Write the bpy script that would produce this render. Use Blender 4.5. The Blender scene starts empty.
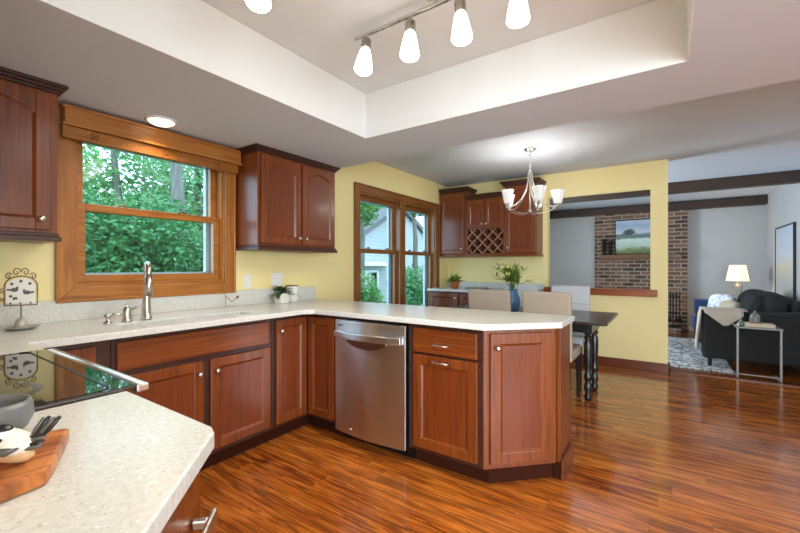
import bpy, bmesh, math, random
from mathutils import Vector, Matrix
random.seed(7)
SC = bpy.context.scene
COL = SC.collection
PI = math.pi

# ------------------------------------------------------------------ camera, world, lights, exposure
cam_d = bpy.data.cameras.new('camera'); cam = bpy.data.objects.new('camera', cam_d); COL.objects.link(cam)
YAW = math.atan2(268.0, 390.0)
cam_d.sensor_width = 36.0; cam_d.lens = 390.0 / 800.0 * 36.0; cam_d.clip_start = 0.03; cam_d.clip_end = 200
cam.location = (0, 0, 1.22); cam.rotation_euler = (PI/2, 0, YAW - PI/2)
SC.camera = cam
SC.view_settings.view_transform = 'Standard'; SC.view_settings.look = 'None'
SC.view_settings.gamma = 1.0; SC.view_settings.use_curve_mapping = False
SC.view_settings.exposure = 0.3
SC.cycles.use_denoising = True
SC.cycles.max_bounces = 8; SC.cycles.sample_clamp_indirect = 6.0

W = bpy.data.worlds.new('overcast_sky'); SC.world = W; W.use_nodes = True
bg = W.node_tree.nodes['Background']; bg.inputs[0].default_value = (0.72, 0.87, 1.0, 1); bg.inputs[1].default_value = 4.5

def area(name, loc, target, sx, sy, power, color, spread=180):
    d = bpy.data.lights.new(name, 'AREA'); d.shape = 'RECTANGLE'; d.size = sx; d.size_y = sy
    d.energy = power; d.color = color
    o = bpy.data.objects.new(name, d); COL.objects.link(o); o.location = loc
    o.rotation_euler = (Vector(target) - Vector(loc)).to_track_quat('-Z', 'Y').to_euler(); d.spread = math.radians(spread)
    return o
# two added fill lamps behind the camera, then daylight from the living room window
area('fill_light_rear', (-2.2, -1.6, 1.35), (1.5, -1.0, 1.0), 2.4, 1.9, 115, (0.82, 0.92, 1.0))
area('fill_light_south', (-.3, -3.05, 1.35), (.6, 0, .55), 2.6, 1.9, 40, (0.82, 0.92, 1.0), 130)
area('daylight_living_window', (6.35, 2.70, 1.30), (6.6, 0, 1.75), 1.1, 1.4, 58, (0.76, 0.88, 1.0), 130)

def point(name, loc, power, color, r=0.03, parent=None, spot=None, aim=None):
    d = bpy.data.lights.new(name, 'SPOT' if spot else 'POINT'); d.energy = power; d.color = color; d.shadow_soft_size = r
    o = bpy.data.objects.new(name, d); COL.objects.link(o); o.location = loc
    if spot: d.spot_size = spot; d.spot_blend = 0.6
    if aim is not None: o.rotation_euler = Vector(aim).to_track_quat('-Z', 'Y').to_euler()
    if parent: o.parent = parent; o.location = Vector(loc) - ORG[parent.name]
    return o

# ------------------------------------------------------------------ materials
def lin(c):
    return tuple((v/12.92 if v <= .04045 else ((v+.055)/1.055)**2.4) for v in c)
def rgb(r, g, b): return lin((r/255., g/255., b/255.)) + (1,)
class NT:
    def __init__(s, name):
        s.m = bpy.data.materials.new(name); s.m.use_nodes = True; s.t = s.m.node_tree; s.N = s.t.nodes; s.L = s.t.links
        s.b = s.N['Principled BSDF']
    def n(s, typ, **kw):
        x = s.N.new(typ)
        for k, v in kw.items(): setattr(x, k, v)
        return x
    def set(s, **kw):
        for k, v in kw.items(): s.b.inputs[k.replace('_', ' ')].default_value = v
        return s
    def link(s, a, b): s.L.new(a, b)
    def coord(s, scale=(1,1,1), out='Object', rot=(0,0,0), loc=(0,0,0)):
        tc = s.n('ShaderNodeTexCoord'); mp = s.n('ShaderNodeMapping')
        mp.inputs['Scale'].default_value = scale; mp.inputs['Rotation'].default_value = rot; mp.inputs['Location'].default_value = loc
        s.link(tc.outputs[out], mp.inputs[0]); return mp.outputs[0]
    def noise(s, vec, scale=5, detail=3, rough=.5, dist=0):
        x = s.n('ShaderNodeTexNoise'); x.inputs['Scale'].default_value = scale; x.inputs['Detail'].default_value = detail
        x.inputs['Roughness'].default_value = rough; x.inputs['Distortion'].default_value = dist
        s.link(vec, x.inputs['Vector']); return x.outputs[0]
    def ramp(s, fac, stops):
        x = s.n('ShaderNodeValToRGB'); e = x.color_ramp.elements
        while len(e) < len(stops): e.new(0.5)
        for el, (p, c) in zip(e, stops): el.position = p; el.color = c
        s.link(fac, x.inputs[0]); return x.outputs[0]
    def mix(s, fac, a, b, mode='MIX'):
        x = s.n('ShaderNodeMixRGB', blend_type=mode)
        for i, v in zip((0, 1, 2), (fac, a, b)):
            if hasattr(v, 'is_output'): s.link(v, x.inputs[i])
            else: x.inputs[i].default_value = v
        return x.outputs[0]
    def math(s, op, a, b=0.0):
        x = s.n('ShaderNodeMath', operation=op)
        for i, v in zip((0, 1), (a, b)):
            if hasattr(v, 'is_output'): s.link(v, x.inputs[i])
            else: x.inputs[i].default_value = v
        return x.outputs[0]
    def base(s, out): s.link(out, s.b.inputs['Base Color']); return s
    def bump(s, h, strength=.2, dist=.01):
        x = s.n('ShaderNodeBump'); x.inputs['Strength'].default_value = strength; x.inputs['Distance'].default_value = dist
        s.link(h, x.inputs['Height']); s.link(x.outputs[0], s.b.inputs['Normal']); return s

def plain(name, col, rough=.5, metal=0, **kw):
    t = NT(name); t.set(Base_Color=col, Roughness=rough, Metallic=metal, **kw)
    v = t.coord((1,1,1)); nz = t.noise(v, 40, 2)
    t.base(t.mix(t.math('MULTIPLY', nz, .16), col, tuple(c*.75 for c in col[:3]) + (1,)))
    return t.m
def paint(name, col, rough=.6, bump=.05, scale=160):
    t = NT(name); t.set(Base_Color=col, Roughness=rough)
    t.bump(t.noise(t.coord(), scale, 2), bump, .004); return t.m
def wood(name, dark, light, axis='z', rough=.35, fine=34, coat=.2, contrast=1.0):
    t = NT(name); sc = {'z': (fine, fine, 2.2), 'x': (2.2, fine, fine), 'y': (fine, 2.2, fine)}[axis]
    g = t.noise(t.coord(sc), 1.0, 4, .6, .8)
    bl = t.noise(t.coord((1,1,1)), 3.2, 3, .55)
    mid = tuple((a+b)/2 for a, b in zip(dark[:3], light[:3])) + (1,)
    c = t.ramp(g, [(.28, dark), (.5, mid), (.75, light)])
    c = t.mix(t.math('MULTIPLY', bl, .55*contrast), c, dark)
    t.base(c).set(Roughness=rough, Coat_Weight=coat, Coat_Roughness=.15)
    t.bump(g, .05, .002); return t.m
def metal(name, col, rough=.3, axis=None):
    t = NT(name); t.set(Base_Color=col, Roughness=rough, Metallic=1.0)
    sc = {'x': (2, 90, 90), 'y': (90, 2, 90), 'z': (90, 90, 2), 'plain': (1, 1, 1), None: (60, 60, 60)}[axis]
    nz = t.noise(t.coord(sc), 1.0, 2)
    t.link(t.math('ADD', t.math('MULTIPLY', nz, .05), rough-.025), t.b.inputs['Roughness'])
    return t.m
def emit(name, col, strength, base=(.9,.9,.9,1)):
    t = NT(name); t.set(Base_Color=base, Roughness=.4, Emission_Color=col, Emission_Strength=strength); return t.m

M = {}
M['wall_yellow'] = paint('yellow_wall_paint', rgb(242, 226, 164), .55)
M['wall_gray'] = paint('gray_wall_paint', rgb(188, 190, 193), .6)
M['tinted_ceiling'] = paint('daylight_tinted_ceiling_paint', rgb(208, 215, 226), .75, .25, 220)  # white paint with the cool daylight tint put into its color
M['tray_paint'] = paint('lamplit_tray_paint', rgb(228, 230, 228), .7, .05)  # same white paint as the ceiling, kept lighter for the lamplit tray
def cherry(n, ax): return wood(n, rgb(84, 38, 13), rgb(150, 74, 24), ax, .33, 60, .2, .5)
M['cherry'] = cherry('cherry_wood', 'z'); M['cherry_x'] = cherry('cherry_wood_along', 'x'); M['cherry_y'] = cherry('cherry_wood_across', 'y')
M['cherry_dark'] = wood('dark_cherry_edge', rgb(44, 18, 9), rgb(84, 38, 19), 'x', .45)
M['panel'] = wood('cherry_panel', rgb(86, 37, 13), rgb(138, 63, 21), 'z', .35, 70, .2, .5)
M['oak'] = wood('golden_oak_trim', rgb(138, 80, 28), rgb(204, 138, 62), 'z', .35)
M['oak_x'] = wood('golden_oak_trim_along', rgb(138, 80, 28), rgb(204, 138, 62), 'x', .35)
M['oak_dark'] = wood('walnut_trim', rgb(100, 58, 22), rgb(172, 112, 52), 'z', .35)
M['oak_dark_x'] = wood('walnut_trim_along', rgb(100, 58, 22), rgb(172, 112, 52), 'x', .35)
M['sill'] = wood('red_oak_sill', rgb(120, 52, 22), rgb(184, 98, 46), 'y', .3)
M['baseboard'] = wood('red_oak_baseboard', rgb(82, 34, 16), rgb(136, 66, 32), 'y', .3)
M['beam'] = wood('dark_stained_beam', rgb(42, 26, 16), rgb(74, 48, 30), 'y', .6)
M['mantel'] = wood('mantel_wood', rgb(84, 54, 32), rgb(140, 98, 62), 'y', .6)
M['black_wood'] = wood('black_painted_wood', rgb(16, 14, 15), rgb(44, 40, 40), 'z', .3)
M['black_top'] = wood('worn_black_tabletop', rgb(30, 28, 29), rgb(74, 70, 70), 'y', .3)
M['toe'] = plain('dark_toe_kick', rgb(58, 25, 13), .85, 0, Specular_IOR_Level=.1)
M['nickel'] = metal('brushed_nickel', rgb(205, 200, 192), .28)
M['steel'] = metal('stainless_steel', rgb(222, 224, 228), .36, 'plain'); M['steel'].node_tree.nodes['Principled BSDF'].inputs['Anisotropic'].default_value = .95; M['steel'].node_tree.nodes['Principled BSDF'].inputs['Anisotropic Rotation'].default_value = .25
M['iron'] = plain('black_iron', rgb(22, 21, 21), .5, .6)
M['gray_metal'] = plain('weathered_gray_metal', rgb(138, 138, 136), .5, .6)
M['bronze'] = plain('aged_bronze_wire', rgb(128, 114, 92), .4, .7)
M['black'] = plain('black_plastic', rgb(14, 14, 15), .4)
M['white'] = plain('white_plastic', rgb(232, 230, 226), .4)
M['white_frame'] = plain('white_storm_frame', rgb(205, 216, 226), .5)
M['pewter'] = plain('dull_pewter', rgb(180, 175, 166), .45, .2)
M['porcelain'] = plain('white_porcelain', rgb(238, 236, 230), .2)
M['terracotta'] = plain('terracotta', rgb(196, 108, 48), .6)
M['linen'] = paint('taupe_linen', rgb(176, 163, 146), .9, .5, 500)
M['linen_light'] = paint('pale_linen', rgb(206, 208, 212), .9, .5, 500)
M['charcoal'] = paint('charcoal_upholstery', rgb(29, 30, 33), .85, .5, 300)
M['blue_velvet'] = plain('blue_velvet', rgb(26, 62, 112), .7, 0, Sheen_Weight=.3)
M['throw'] = paint('beige_knit', rgb(196, 188, 178), .95, .8, 240)
M['sand'] = paint('sand_pillow', rgb(186, 174, 152), .9, .6, 300)
M['sink'] = plain('pale_sink', rgb(222, 220, 214), .25)
M['soil'] = plain('dark_soil', rgb(50, 38, 28), .9)
M['clapboard'] = None

def quartz():
    t = NT('speckled_white_quartz'); v = t.coord()
    a = t.noise(v, 210, 2, .6); b = t.noise(v, 90, 3, .6); c = t.noise(t.coord((1,1,1), loc=(3,5,2)), 150, 2, .5)
    col = t.ramp(b, [(.3, rgb(196, 198, 194)), (.55, rgb(211, 212, 208)), (.75, rgb(219, 220, 218))])
    col = t.mix(t.ramp(a, [(.66, (0,0,0,1)), (.73, (1,1,1,1))]), col, rgb(148, 140, 128))
    col = t.mix(t.ramp(c, [(.66, (0,0,0,1)), (.72, (1,1,1,1))]), col, rgb(244, 243, 240))
    t.base(col).set(Roughness=.2, Specular_IOR_Level=.28); return t.m
M['quartz'] = quartz()

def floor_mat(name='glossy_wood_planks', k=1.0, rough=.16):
    t = NT(name); tc = t.n('ShaderNodeTexCoord'); sp = t.n('ShaderNodeSeparateXYZ'); t.link(tc.outputs['Object'], sp.inputs[0])
    PWID = .125
    row = t.math('FLOOR', t.math('DIVIDE', sp.outputs[0], PWID))
    wn = t.n('ShaderNodeTexWhiteNoise', noise_dimensions='1D'); t.link(row, wn.inputs['W'])
    yo = t.math('ADD', sp.outputs[1], t.math('MULTIPLY', wn.outputs[0], 7.3))
    seg = t.math('FLOOR', t.math('DIVIDE', yo, 1.22))
    idn = t.math('ADD', t.math('MULTIPLY', row, 17.13), t.math('MULTIPLY', seg, 5.7))
    wn2 = t.n('ShaderNodeTexWhiteNoise', noise_dimensions='1D'); t.link(idn, wn2.inputs['W'])
    cx = t.n('ShaderNodeCombineXYZ')
    t.link(t.math('MULTIPLY', sp.outputs[0], 12.0), cx.inputs[0]); t.link(t.math('MULTIPLY', yo, 1.5), cx.inputs[1])
    t.link(t.math('MULTIPLY', wn2.outputs[0], 40.0), cx.inputs[2])
    g = t.noise(cx.outputs[0], 1.0, 5, .62, 1.6)
    cx2 = t.n('ShaderNodeCombineXYZ')
    t.link(t.math('MULTIPLY', sp.outputs[0], 60.0), cx2.inputs[0]); t.link(t.math('MULTIPLY', yo, 2.6), cx2.inputs[1])
    t.link(t.math('MULTIPLY', wn2.outputs[0], 90.0), cx2.inputs[2])
    g2 = t.noise(cx2.outputs[0], 1.0, 4, .6, .6)
    def q(r, gg, b): 
        c = rgb(r, gg, b); return (c[0]*k, c[1]*k, c[2]*k, 1)
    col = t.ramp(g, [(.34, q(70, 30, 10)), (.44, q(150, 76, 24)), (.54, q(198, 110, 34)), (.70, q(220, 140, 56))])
    col = t.mix(t.ramp(g2, [(.42, (.9,.9,.9,1)), (.51, (0,0,0,1))]), col, q(80, 36, 14))
    col = t.mix(.28, col, t.ramp(wn2.outputs[0], [(0, q(150, 74, 28)), (1, q(224, 136, 58))]))
    fx = t.math('FRACT', t.math('DIVIDE', sp.outputs[0], PWID)); fy = t.math('FRACT', t.math('DIVIDE', yo, 1.22))
    seam = t.math('MAXIMUM', t.math('LESS_THAN', fx, .018), t.math('LESS_THAN', fy, .002))
    col = t.mix(t.math('MULTIPLY', seam, .35), col, q(50, 22, 10))
    t.base(col).set(Roughness=rough, Coat_Weight=.35, Coat_Roughness=.1)
    t.bump(g2, .04, .002); return t.m
M['floor'] = floor_mat()
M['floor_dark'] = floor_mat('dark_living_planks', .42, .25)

def brick(name='brown_brick'):
    t = NT(name); tc = t.n('ShaderNodeTexCoord'); sp = t.n('ShaderNodeSeparateXYZ'); t.link(tc.outputs['Object'], sp.inputs[0])
    cx = t.n('ShaderNodeCombineXYZ'); t.link(t.math('ADD', sp.outputs[1], sp.outputs[0]), cx.inputs[0]); t.link(sp.outputs[2], cx.inputs[1])
    b = t.n('ShaderNodeTexBrick'); b.inputs['Scale'].default_value = 1.0
    b.inputs['Brick Width'].default_value = .215; b.inputs['Row Height'].default_value = .075; b.inputs['Mortar Size'].default_value = .010
    b.inputs['Mortar Smooth'].default_value = .2
    b.inputs['Color1'].default_value = rgb(70, 54, 48); b.inputs['Color2'].default_value = rgb(150, 112, 92); b.inputs['Mortar'].default_value = rgb(176, 166, 152)
    t.link(cx.outputs[0], b.inputs['Vector'])
    col = t.mix(t.math('MULTIPLY', t.noise(cx.outputs[0], 7, 3), .5), b.outputs[0], rgb(58, 50, 48))
    t.base(col).set(Roughness=.9).bump(t.math('SUBTRACT', 1.0, b.outputs[1]), .5, .01); return t.m
M['brick'] = brick()

def siding():
    t = NT('pale_siding'); tc = t.n('ShaderNodeTexCoord'); sp = t.n('ShaderNodeSeparateXYZ'); t.link(tc.outputs['Object'], sp.inputs[0])
    f = t.math('FRACT', t.math('MULTIPLY', sp.outputs[2], 6.0))
    t.base(t.ramp(f, [(0, rgb(120, 122, 124)), (.12, rgb(158, 160, 160)), (1, rgb(150, 152, 152))])).set(Roughness=.7); return t.m
M['clapboard'] = siding()
M['shingle'] = plain('gray_shingle', rgb(96, 94, 96), .9)
M['bark'] = wood('tree_bark', rgb(70, 66, 60), rgb(132, 128, 120), 'z', .9, 12, 0)
def grass():
    t = NT('lawn_grass'); n = t.noise(t.coord(), 14, 4)
    t.base(t.ramp(n, [(.3, rgb(36, 66, 30)), (.7, rgb(88, 122, 56))])).set(Roughness=.9); return t.m
M['lawn'] = grass()
def leaf(name, a, b, trans=.25):
    t = NT(name); n = t.noise(t.coord(), 2.5, 3); n2 = t.noise(t.coord(), 23, 2)
    col = t.ramp(t.math('ADD', t.math('MULTIPLY', n, .5), t.math('MULTIPLY', n2, .5)), [(.35, a), (.65, b)])
    t.base(col).set(Roughness=.45)
    tr = t.n('ShaderNodeBsdfTranslucent'); t.link(col, tr.inputs[0])
    mx = t.n('ShaderNodeMixShader'); mx.inputs[0].default_value = trans
    out = t.N['Material Output']; t.link(t.b.outputs[0], mx.inputs[1]); t.link(tr.outputs[0], mx.inputs[2]); t.link(mx.outputs[0], out.inputs[0])
    return t.m
M['leaf_dark'] = leaf('yew_green', rgb(30, 84, 60), rgb(92, 158, 92))
M['leaf_mid'] = leaf('maple_green', rgb(50, 104, 60), rgb(128, 176, 96), .4)
M['leaf_pale'] = leaf('pale_tree_green', rgb(70, 130, 96), rgb(160, 200, 140), .45)
M['leaf_plant'] = leaf('house_plant_green', rgb(36, 70, 40), rgb(96, 140, 70), .2)
M['leaf_lime'] = leaf('lime_green_leaf', rgb(88, 128, 46), rgb(170, 190, 96), .3)
M['blossom'] = plain('cream_blossom', rgb(236, 226, 150), .6)
def glass_pane():
    t = NT('window_glass'); tr = t.n('ShaderNodeBsdfTransparent'); gl = t.n('ShaderNodeBsdfGlossy'); gl.inputs['Roughness'].default_value = .01
    tr.inputs[0].default_value = (.82, .93, .97, 1)
    fr = t.n('ShaderNodeFresnel'); fr.inputs[0].default_value = 1.5; ge = t.n('ShaderNodeNewGeometry')
    mx = t.n('ShaderNodeMixShader'); t.link(t.math('MULTIPLY', fr.outputs[0], t.math('SUBTRACT', 1.0, ge.outputs['Backfacing'])), mx.inputs[0]); t.link(tr.outputs[0], mx.inputs[1]); t.link(gl.outputs[0], mx.inputs[2])
    t.link(mx.outputs[0], t.N['Material Output'].inputs[0]); return t.m
M['pane'] = glass_pane()
def clear_glass(name, tint):
    t = NT(name); t.set(Base_Color=tint, Roughness=.03, Transmission_Weight=.9, IOR=1.3); return t.m
M['clear'] = clear_glass('clear_glass', (.92, .95, .96, 1))
M['smoke_glass'] = clear_glass('gray_glass', (.62, .66, .68, 1))
M['blue_glass'] = NT('blue_glazed_glass').set(Base_Color=rgb(84, 134, 180), Roughness=.12, Transmission_Weight=.25).m
def cooktop():
    t = NT('black_ceramic_glass'); t.set(Base_Color=rgb(16, 17, 18), Roughness=.03, IOR=2.3, Specular_IOR_Level=.6); return t.m
M['cooktop'] = cooktop()
M['bulb'] = emit('frosted_glowing_glass', (1, .96, .91, 1), 3.2)
M['shade_glow'] = emit('frosted_chandelier_glass', (1, .96, .9, 1), .22, (.75, .75, .74, 1))
M['lens'] = emit('glowing_lens', (1, .86, .62, 1), 2.0)
M['lamp_shade'] = emit('lit_linen_shade', (1, .82, .52, 1), 1.0, rgb(230, 214, 170))
def rug():
    t = NT('mottled_rug'); a = t.noise(t.coord(), 16, 5, .75, 1.2)
    t.base(t.ramp(a, [(.40, rgb(44, 46, 54)), (.48, rgb(140, 144, 152)), (.56, rgb(226, 228, 230))])).set(Roughness=1)
    t.bump(t.noise(t.coord(), 300, 2), .4, .004); return t.m
M['rug'] = rug()
def pillow_pat():
    t = NT('white_patterned_cotton'); a = t.noise(t.coord(), 14, 3, .6, 2)
    t.base(t.ramp(a, [(.38, rgb(120, 150, 180)), (.46, rgb(226, 232, 238)), (.7, rgb(240, 242, 244))])).set(Roughness=.9); return t.m
M['pillow_white'] = pillow_pat()
def landscape():
    # plain generic lakeside meadow: sky, a far hill, water, reeds (object coords: y across, z up, origin at the canvas's lower middle)
    t = NT('painted_landscape'); tc = t.n('ShaderNodeTexCoord'); sp = t.n('ShaderNodeSeparateXYZ'); t.link(tc.outputs['Object'], sp.inputs[0])
    n = t.noise(t.coord((1, 3, 6)), 1.6, 4); h = t.math('ADD', sp.outputs[2], t.math('MULTIPLY', t.math('SUBTRACT', n, .5), .16))
    col = t.ramp(t.math('DIVIDE', h, .72), [(.03, rgb(86, 104, 62)), (.14, rgb(120, 136, 92)), (.2, rgb(172, 192, 180)), (.42, rgb(196, 214, 210)), (.47, rgb(104, 126, 110)), (.55, rgb(98, 116, 124)), (.6, rgb(190, 200, 208)), (.8, rgb(150, 168, 196)), (1, rgb(182, 194, 212))])
    d = t.n('ShaderNodeVectorMath', operation='DISTANCE'); t.link(t.coord((1,1,1.5), loc=(0, -.16, -.66)), d.inputs[0])
    cy = t.n('ShaderNodeCombineXYZ'); t.link(d.inputs[0].links[0].from_socket, cy.inputs[0]) if False else None
    blob = t.math('ADD', d.outputs['Value'], t.math('MULTIPLY', n, .2))
    col = t.mix(t.ramp(blob, [(.17, (1,1,1,1)), (.22, (0,0,0,1))]), col, rgb(66, 84, 84))
    t.base(col).set(Roughness=.7); return t.m
M['landscape'] = landscape()
def abstract():
    t = NT('painted_soft_gray'); tc = t.n('ShaderNodeTexCoord'); sp = t.n('ShaderNodeSeparateXYZ'); t.link(tc.outputs['Object'], sp.inputs[0])
    n = t.noise(t.coord(), 5, 4); h = t.math('ADD', sp.outputs[2], t.math('MULTIPLY', t.math('SUBTRACT', n, .5), .3))
    t.base(t.ramp(h, [(.2, rgb(186, 184, 182)), (.45, rgb(212, 200, 182)), (.6, rgb(200, 206, 214)), (1.0, rgb(188, 198, 212))])).set(Roughness=.8, Specular_IOR_Level=.2); return t.m
M['abstract'] = abstract()
def bird_plaque():
    t = NT('white_enamel'); t.set(Base_Color=rgb(232, 230, 224), Roughness=.4); return t.m
M['enamel'] = bird_plaque()
def board():
    t = NT('acacia_board'); g = t.noise(t.coord((9, 38, 9), rot=(0,0,.35)), 1.0, 4, .6, 1.5)
    t.base(t.ramp(g, [(.3, rgb(104, 50, 24)), (.5, rgb(178, 102, 46)), (.7, rgb(214, 142, 72))])).set(Roughness=.35, Coat_Weight=.2); return t.m
M['acacia'] = board()
M['stoneware'] = plain('gray_stoneware', rgb(112, 116, 118), .35)
M['bird_white'] = plain('bird_white_glaze', rgb(232, 228, 218), .4)
M['bird_black'] = plain('bird_black_glaze', rgb(30, 28, 27), .35)
M['bird_gray'] = plain('bird_gray_glaze', rgb(92, 88, 82), .4)
M['bird_buff'] = plain('bird_buff_glaze', rgb(206, 164, 118), .45)
M['paper'] = plain('cream_book_cover', rgb(214, 200, 174), .6)
M['pages'] = plain('book_pages', rgb(238, 232, 216), .8)

# ------------------------------------------------------------------ mesh helpers
ORG = {}
class Fr:
    """local frame: a along u, b outward along n, c up"""
    def __init__(s, o, u, n): s.o = Vector(o); s.u = Vector(u).normalized(); s.n = Vector(n).normalized()
    def __call__(s, a, b, c): return s.o + s.u*a + s.n*b + Vector((0,0,c))
WORLD = Fr((0,0,0), (1,0,0), (0,1,0))
class MB:
    def __init__(s, fr=None): s.bm = bmesh.new(); s.f = fr or WORLD
    def box(s, a0, a1, b0, b1, c0, c1):
        v = [s.bm.verts.new(s.f(a, b, c)) for a in (a0, a1) for b in (b0, b1) for c in (c0, c1)]
        for q in ((0,1,3,2), (4,6,7,5), (0,4,5,1), (2,3,7,6), (0,2,6,4), (1,5,7,3)): s.bm.faces.new([v[i] for i in q])
        return s
    def prism(s, pts, d0, d1, axis='z'):
        """polygon pts extruded; axis z: pts=(a,b); axis b: pts=(a,c); axis a: pts=(b,c)"""
        def mk(p, d): return s.f(p[0], p[1], d) if axis == 'z' else (s.f(p[0], d, p[1]) if axis == 'b' else s.f(d, p[0], p[1]))
        A = [s.bm.verts.new(mk(p, d0)) for p in pts]; B = [s.bm.verts.new(mk(p, d1)) for p in pts]; n = len(pts)
        s.bm.faces.new(A[::-1]); s.bm.faces.new(B)
        for i in range(n): s.bm.faces.new([A[i], A[(i+1) % n], B[(i+1) % n], B[i]])
        return s
    def tube(s, pts, r, seg=10, cap=True):
        pts = [s.f(*p) for p in pts]; rs = r if isinstance(r, (list, tuple)) else [r]*len(pts)
        rings = []; up = None
        for i, p in enumerate(pts):
            t = (pts[min(i+1, len(pts)-1)] - pts[max(i-1, 0)]).normalized()
            if up is None: up = t.orthogonal().normalized()
            else:
                up = (up - t*up.dot(t))
                up = up.normalized() if up.length > 1e-6 else t.orthogonal().normalized()
            w = t.cross(up)
            rings.append([s.bm.verts.new(p + (up*math.cos(2*PI*k/seg) + w*math.sin(2*PI*k/seg))*rs[i]) for k in range(seg)])
        for A, B in zip(rings, rings[1:]):
            for k in range(seg): s.bm.faces.new([A[k], A[(k+1) % seg], B[(k+1) % seg], B[k]])
        if cap: s.bm.faces.new(rings[0][::-1]); s.bm.faces.new(rings[-1])
        return s
    def lathe(s, prof, c=(0,0,0), seg=24, axis=(0,0,1), capb=True, capt=True):
        """prof [(r,h)] revolved about axis through c"""
        ax = Vector(axis).normalized(); e1 = ax.orthogonal().normalized(); e2 = ax.cross(e1); c = s.f(*c)
        if s.f is not WORLD: pass
        rings = [[s.bm.verts.new(c + ax*h + (e1*math.cos(2*PI*k/seg) + e2*math.sin(2*PI*k/seg))*max(r, 1e-4)) for k in range(seg)] for r, h in prof]
        for A, B in zip(rings, rings[1:]):
            for k in range(seg): s.bm.faces.new([A[k], A[(k+1) % seg], B[(k+1) % seg], B[k]])
        if capb: s.bm.faces.new(rings[0][::-1])
        if capt: s.bm.faces.new(rings[-1])
        return s
    def ball(s, c, rad, seg=16):
        rx, ry, rz = rad if isinstance(rad, (tuple, list)) else (rad,)*3
        m = Matrix.Translation(s.f(*c)) @ Matrix.Diagonal((rx, ry, rz, 1))
        bmesh.ops.create_uvsphere(s.bm, u_segments=seg, v_segments=max(8, seg*2//3), radius=1, matrix=m); return s
    def build(s, name, mat, parent=None, bevel=0, smooth=False, subdiv=0, solid=0):
        bmesh.ops.recalc_face_normals(s.bm, faces=s.bm.faces[:])
        org = ORG.get(parent.name, Vector()) if parent else Vector()
        if org.length: bmesh.ops.translate(s.bm, verts=s.bm.verts[:], vec=-org)
        me = bpy.data.meshes.new(name); s.bm.to_mesh(me); s.bm.free(); me.materials.append(mat)
        o = bpy.data.objects.new(name, me); COL.objects.link(o)
        if parent: o.parent = parent
        ORG[o.name] = org.copy()
        if smooth:
            for p in me.polygons: p.use_smooth = True
        if solid:
            m = o.modifiers.new('thickness', 'SOLIDIFY'); m.thickness = solid; m.offset = 0
        if bevel:
            m = o.modifiers.new('bevel', 'BEVEL'); m.width = bevel; m.segments = 2; m.limit_method = 'ANGLE'; m.angle_limit = math.radians(40)
        if subdiv:
            m = o.modifiers.new('subdivision', 'SUBSURF'); m.levels = subdiv; m.render_levels = subdiv
        return o
def box(name, mat, parent, a0, a1, b0, b1, c0, c1, bevel=.002, fr=None):
    return MB(fr).box(a0, a1, b0, b1, c0, c1).build(name, mat, parent, bevel)
def thing(name, label, cat, loc, group=None):
    o = bpy.data.objects.new(name, None); COL.objects.link(o); o.location = loc; o.empty_display_size = .1
    ORG[o.name] = Vector(loc); o['label'] = label; o['category'] = cat
    if group: o['group'] = group
    return o
def tag(o, label, cat, group=None):
    o['label'] = label; o['category'] = cat
    if group: o['group'] = group
    return o
def struct(o): o['kind'] = 'structure'; return o
def at_origin(o, loc):
    """move a top-level mesh's origin to loc without moving its shape"""
    v = Vector(loc); o.data.transform(Matrix.Translation(-v)); o.location = v; ORG[o.name] = v; return o
def arc(c, r, a0, a1, n):
    return [(c[0] + r*math.cos(a0 + (a1-a0)*i/n), c[1] + r*math.sin(a0 + (a1-a0)*i/n)) for i in range(n+1)]
def poly_holes(name, mat, parent, outer, holes, z0, z1, bevel=.003):
    bm = bmesh.new()
    for loop in [outer] + holes:
        vs = [bm.verts.new((x, y, z0)) for x, y in loop]
        for i in range(len(vs)): bm.edges.new((vs[i], vs[(i+1) % len(vs)]))
    bmesh.ops.triangle_fill(bm, use_beauty=True, use_dissolve=False, edges=bm.edges[:])
    r = bmesh.ops.extrude_face_region(bm, geom=bm.faces[:])
    bmesh.ops.translate(bm, verts=[g for g in r['geom'] if isinstance(g, bmesh.types.BMVert)], vec=(0, 0, z1-z0))
    bmesh.ops.dissolve_limit(bm, angle_limit=.01, verts=bm.verts[:], edges=bm.edges[:]) if not holes else None
    mb = MB(); mb.bm.free(); mb.bm = bm
    return mb.build(name, mat, parent, bevel)
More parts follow.
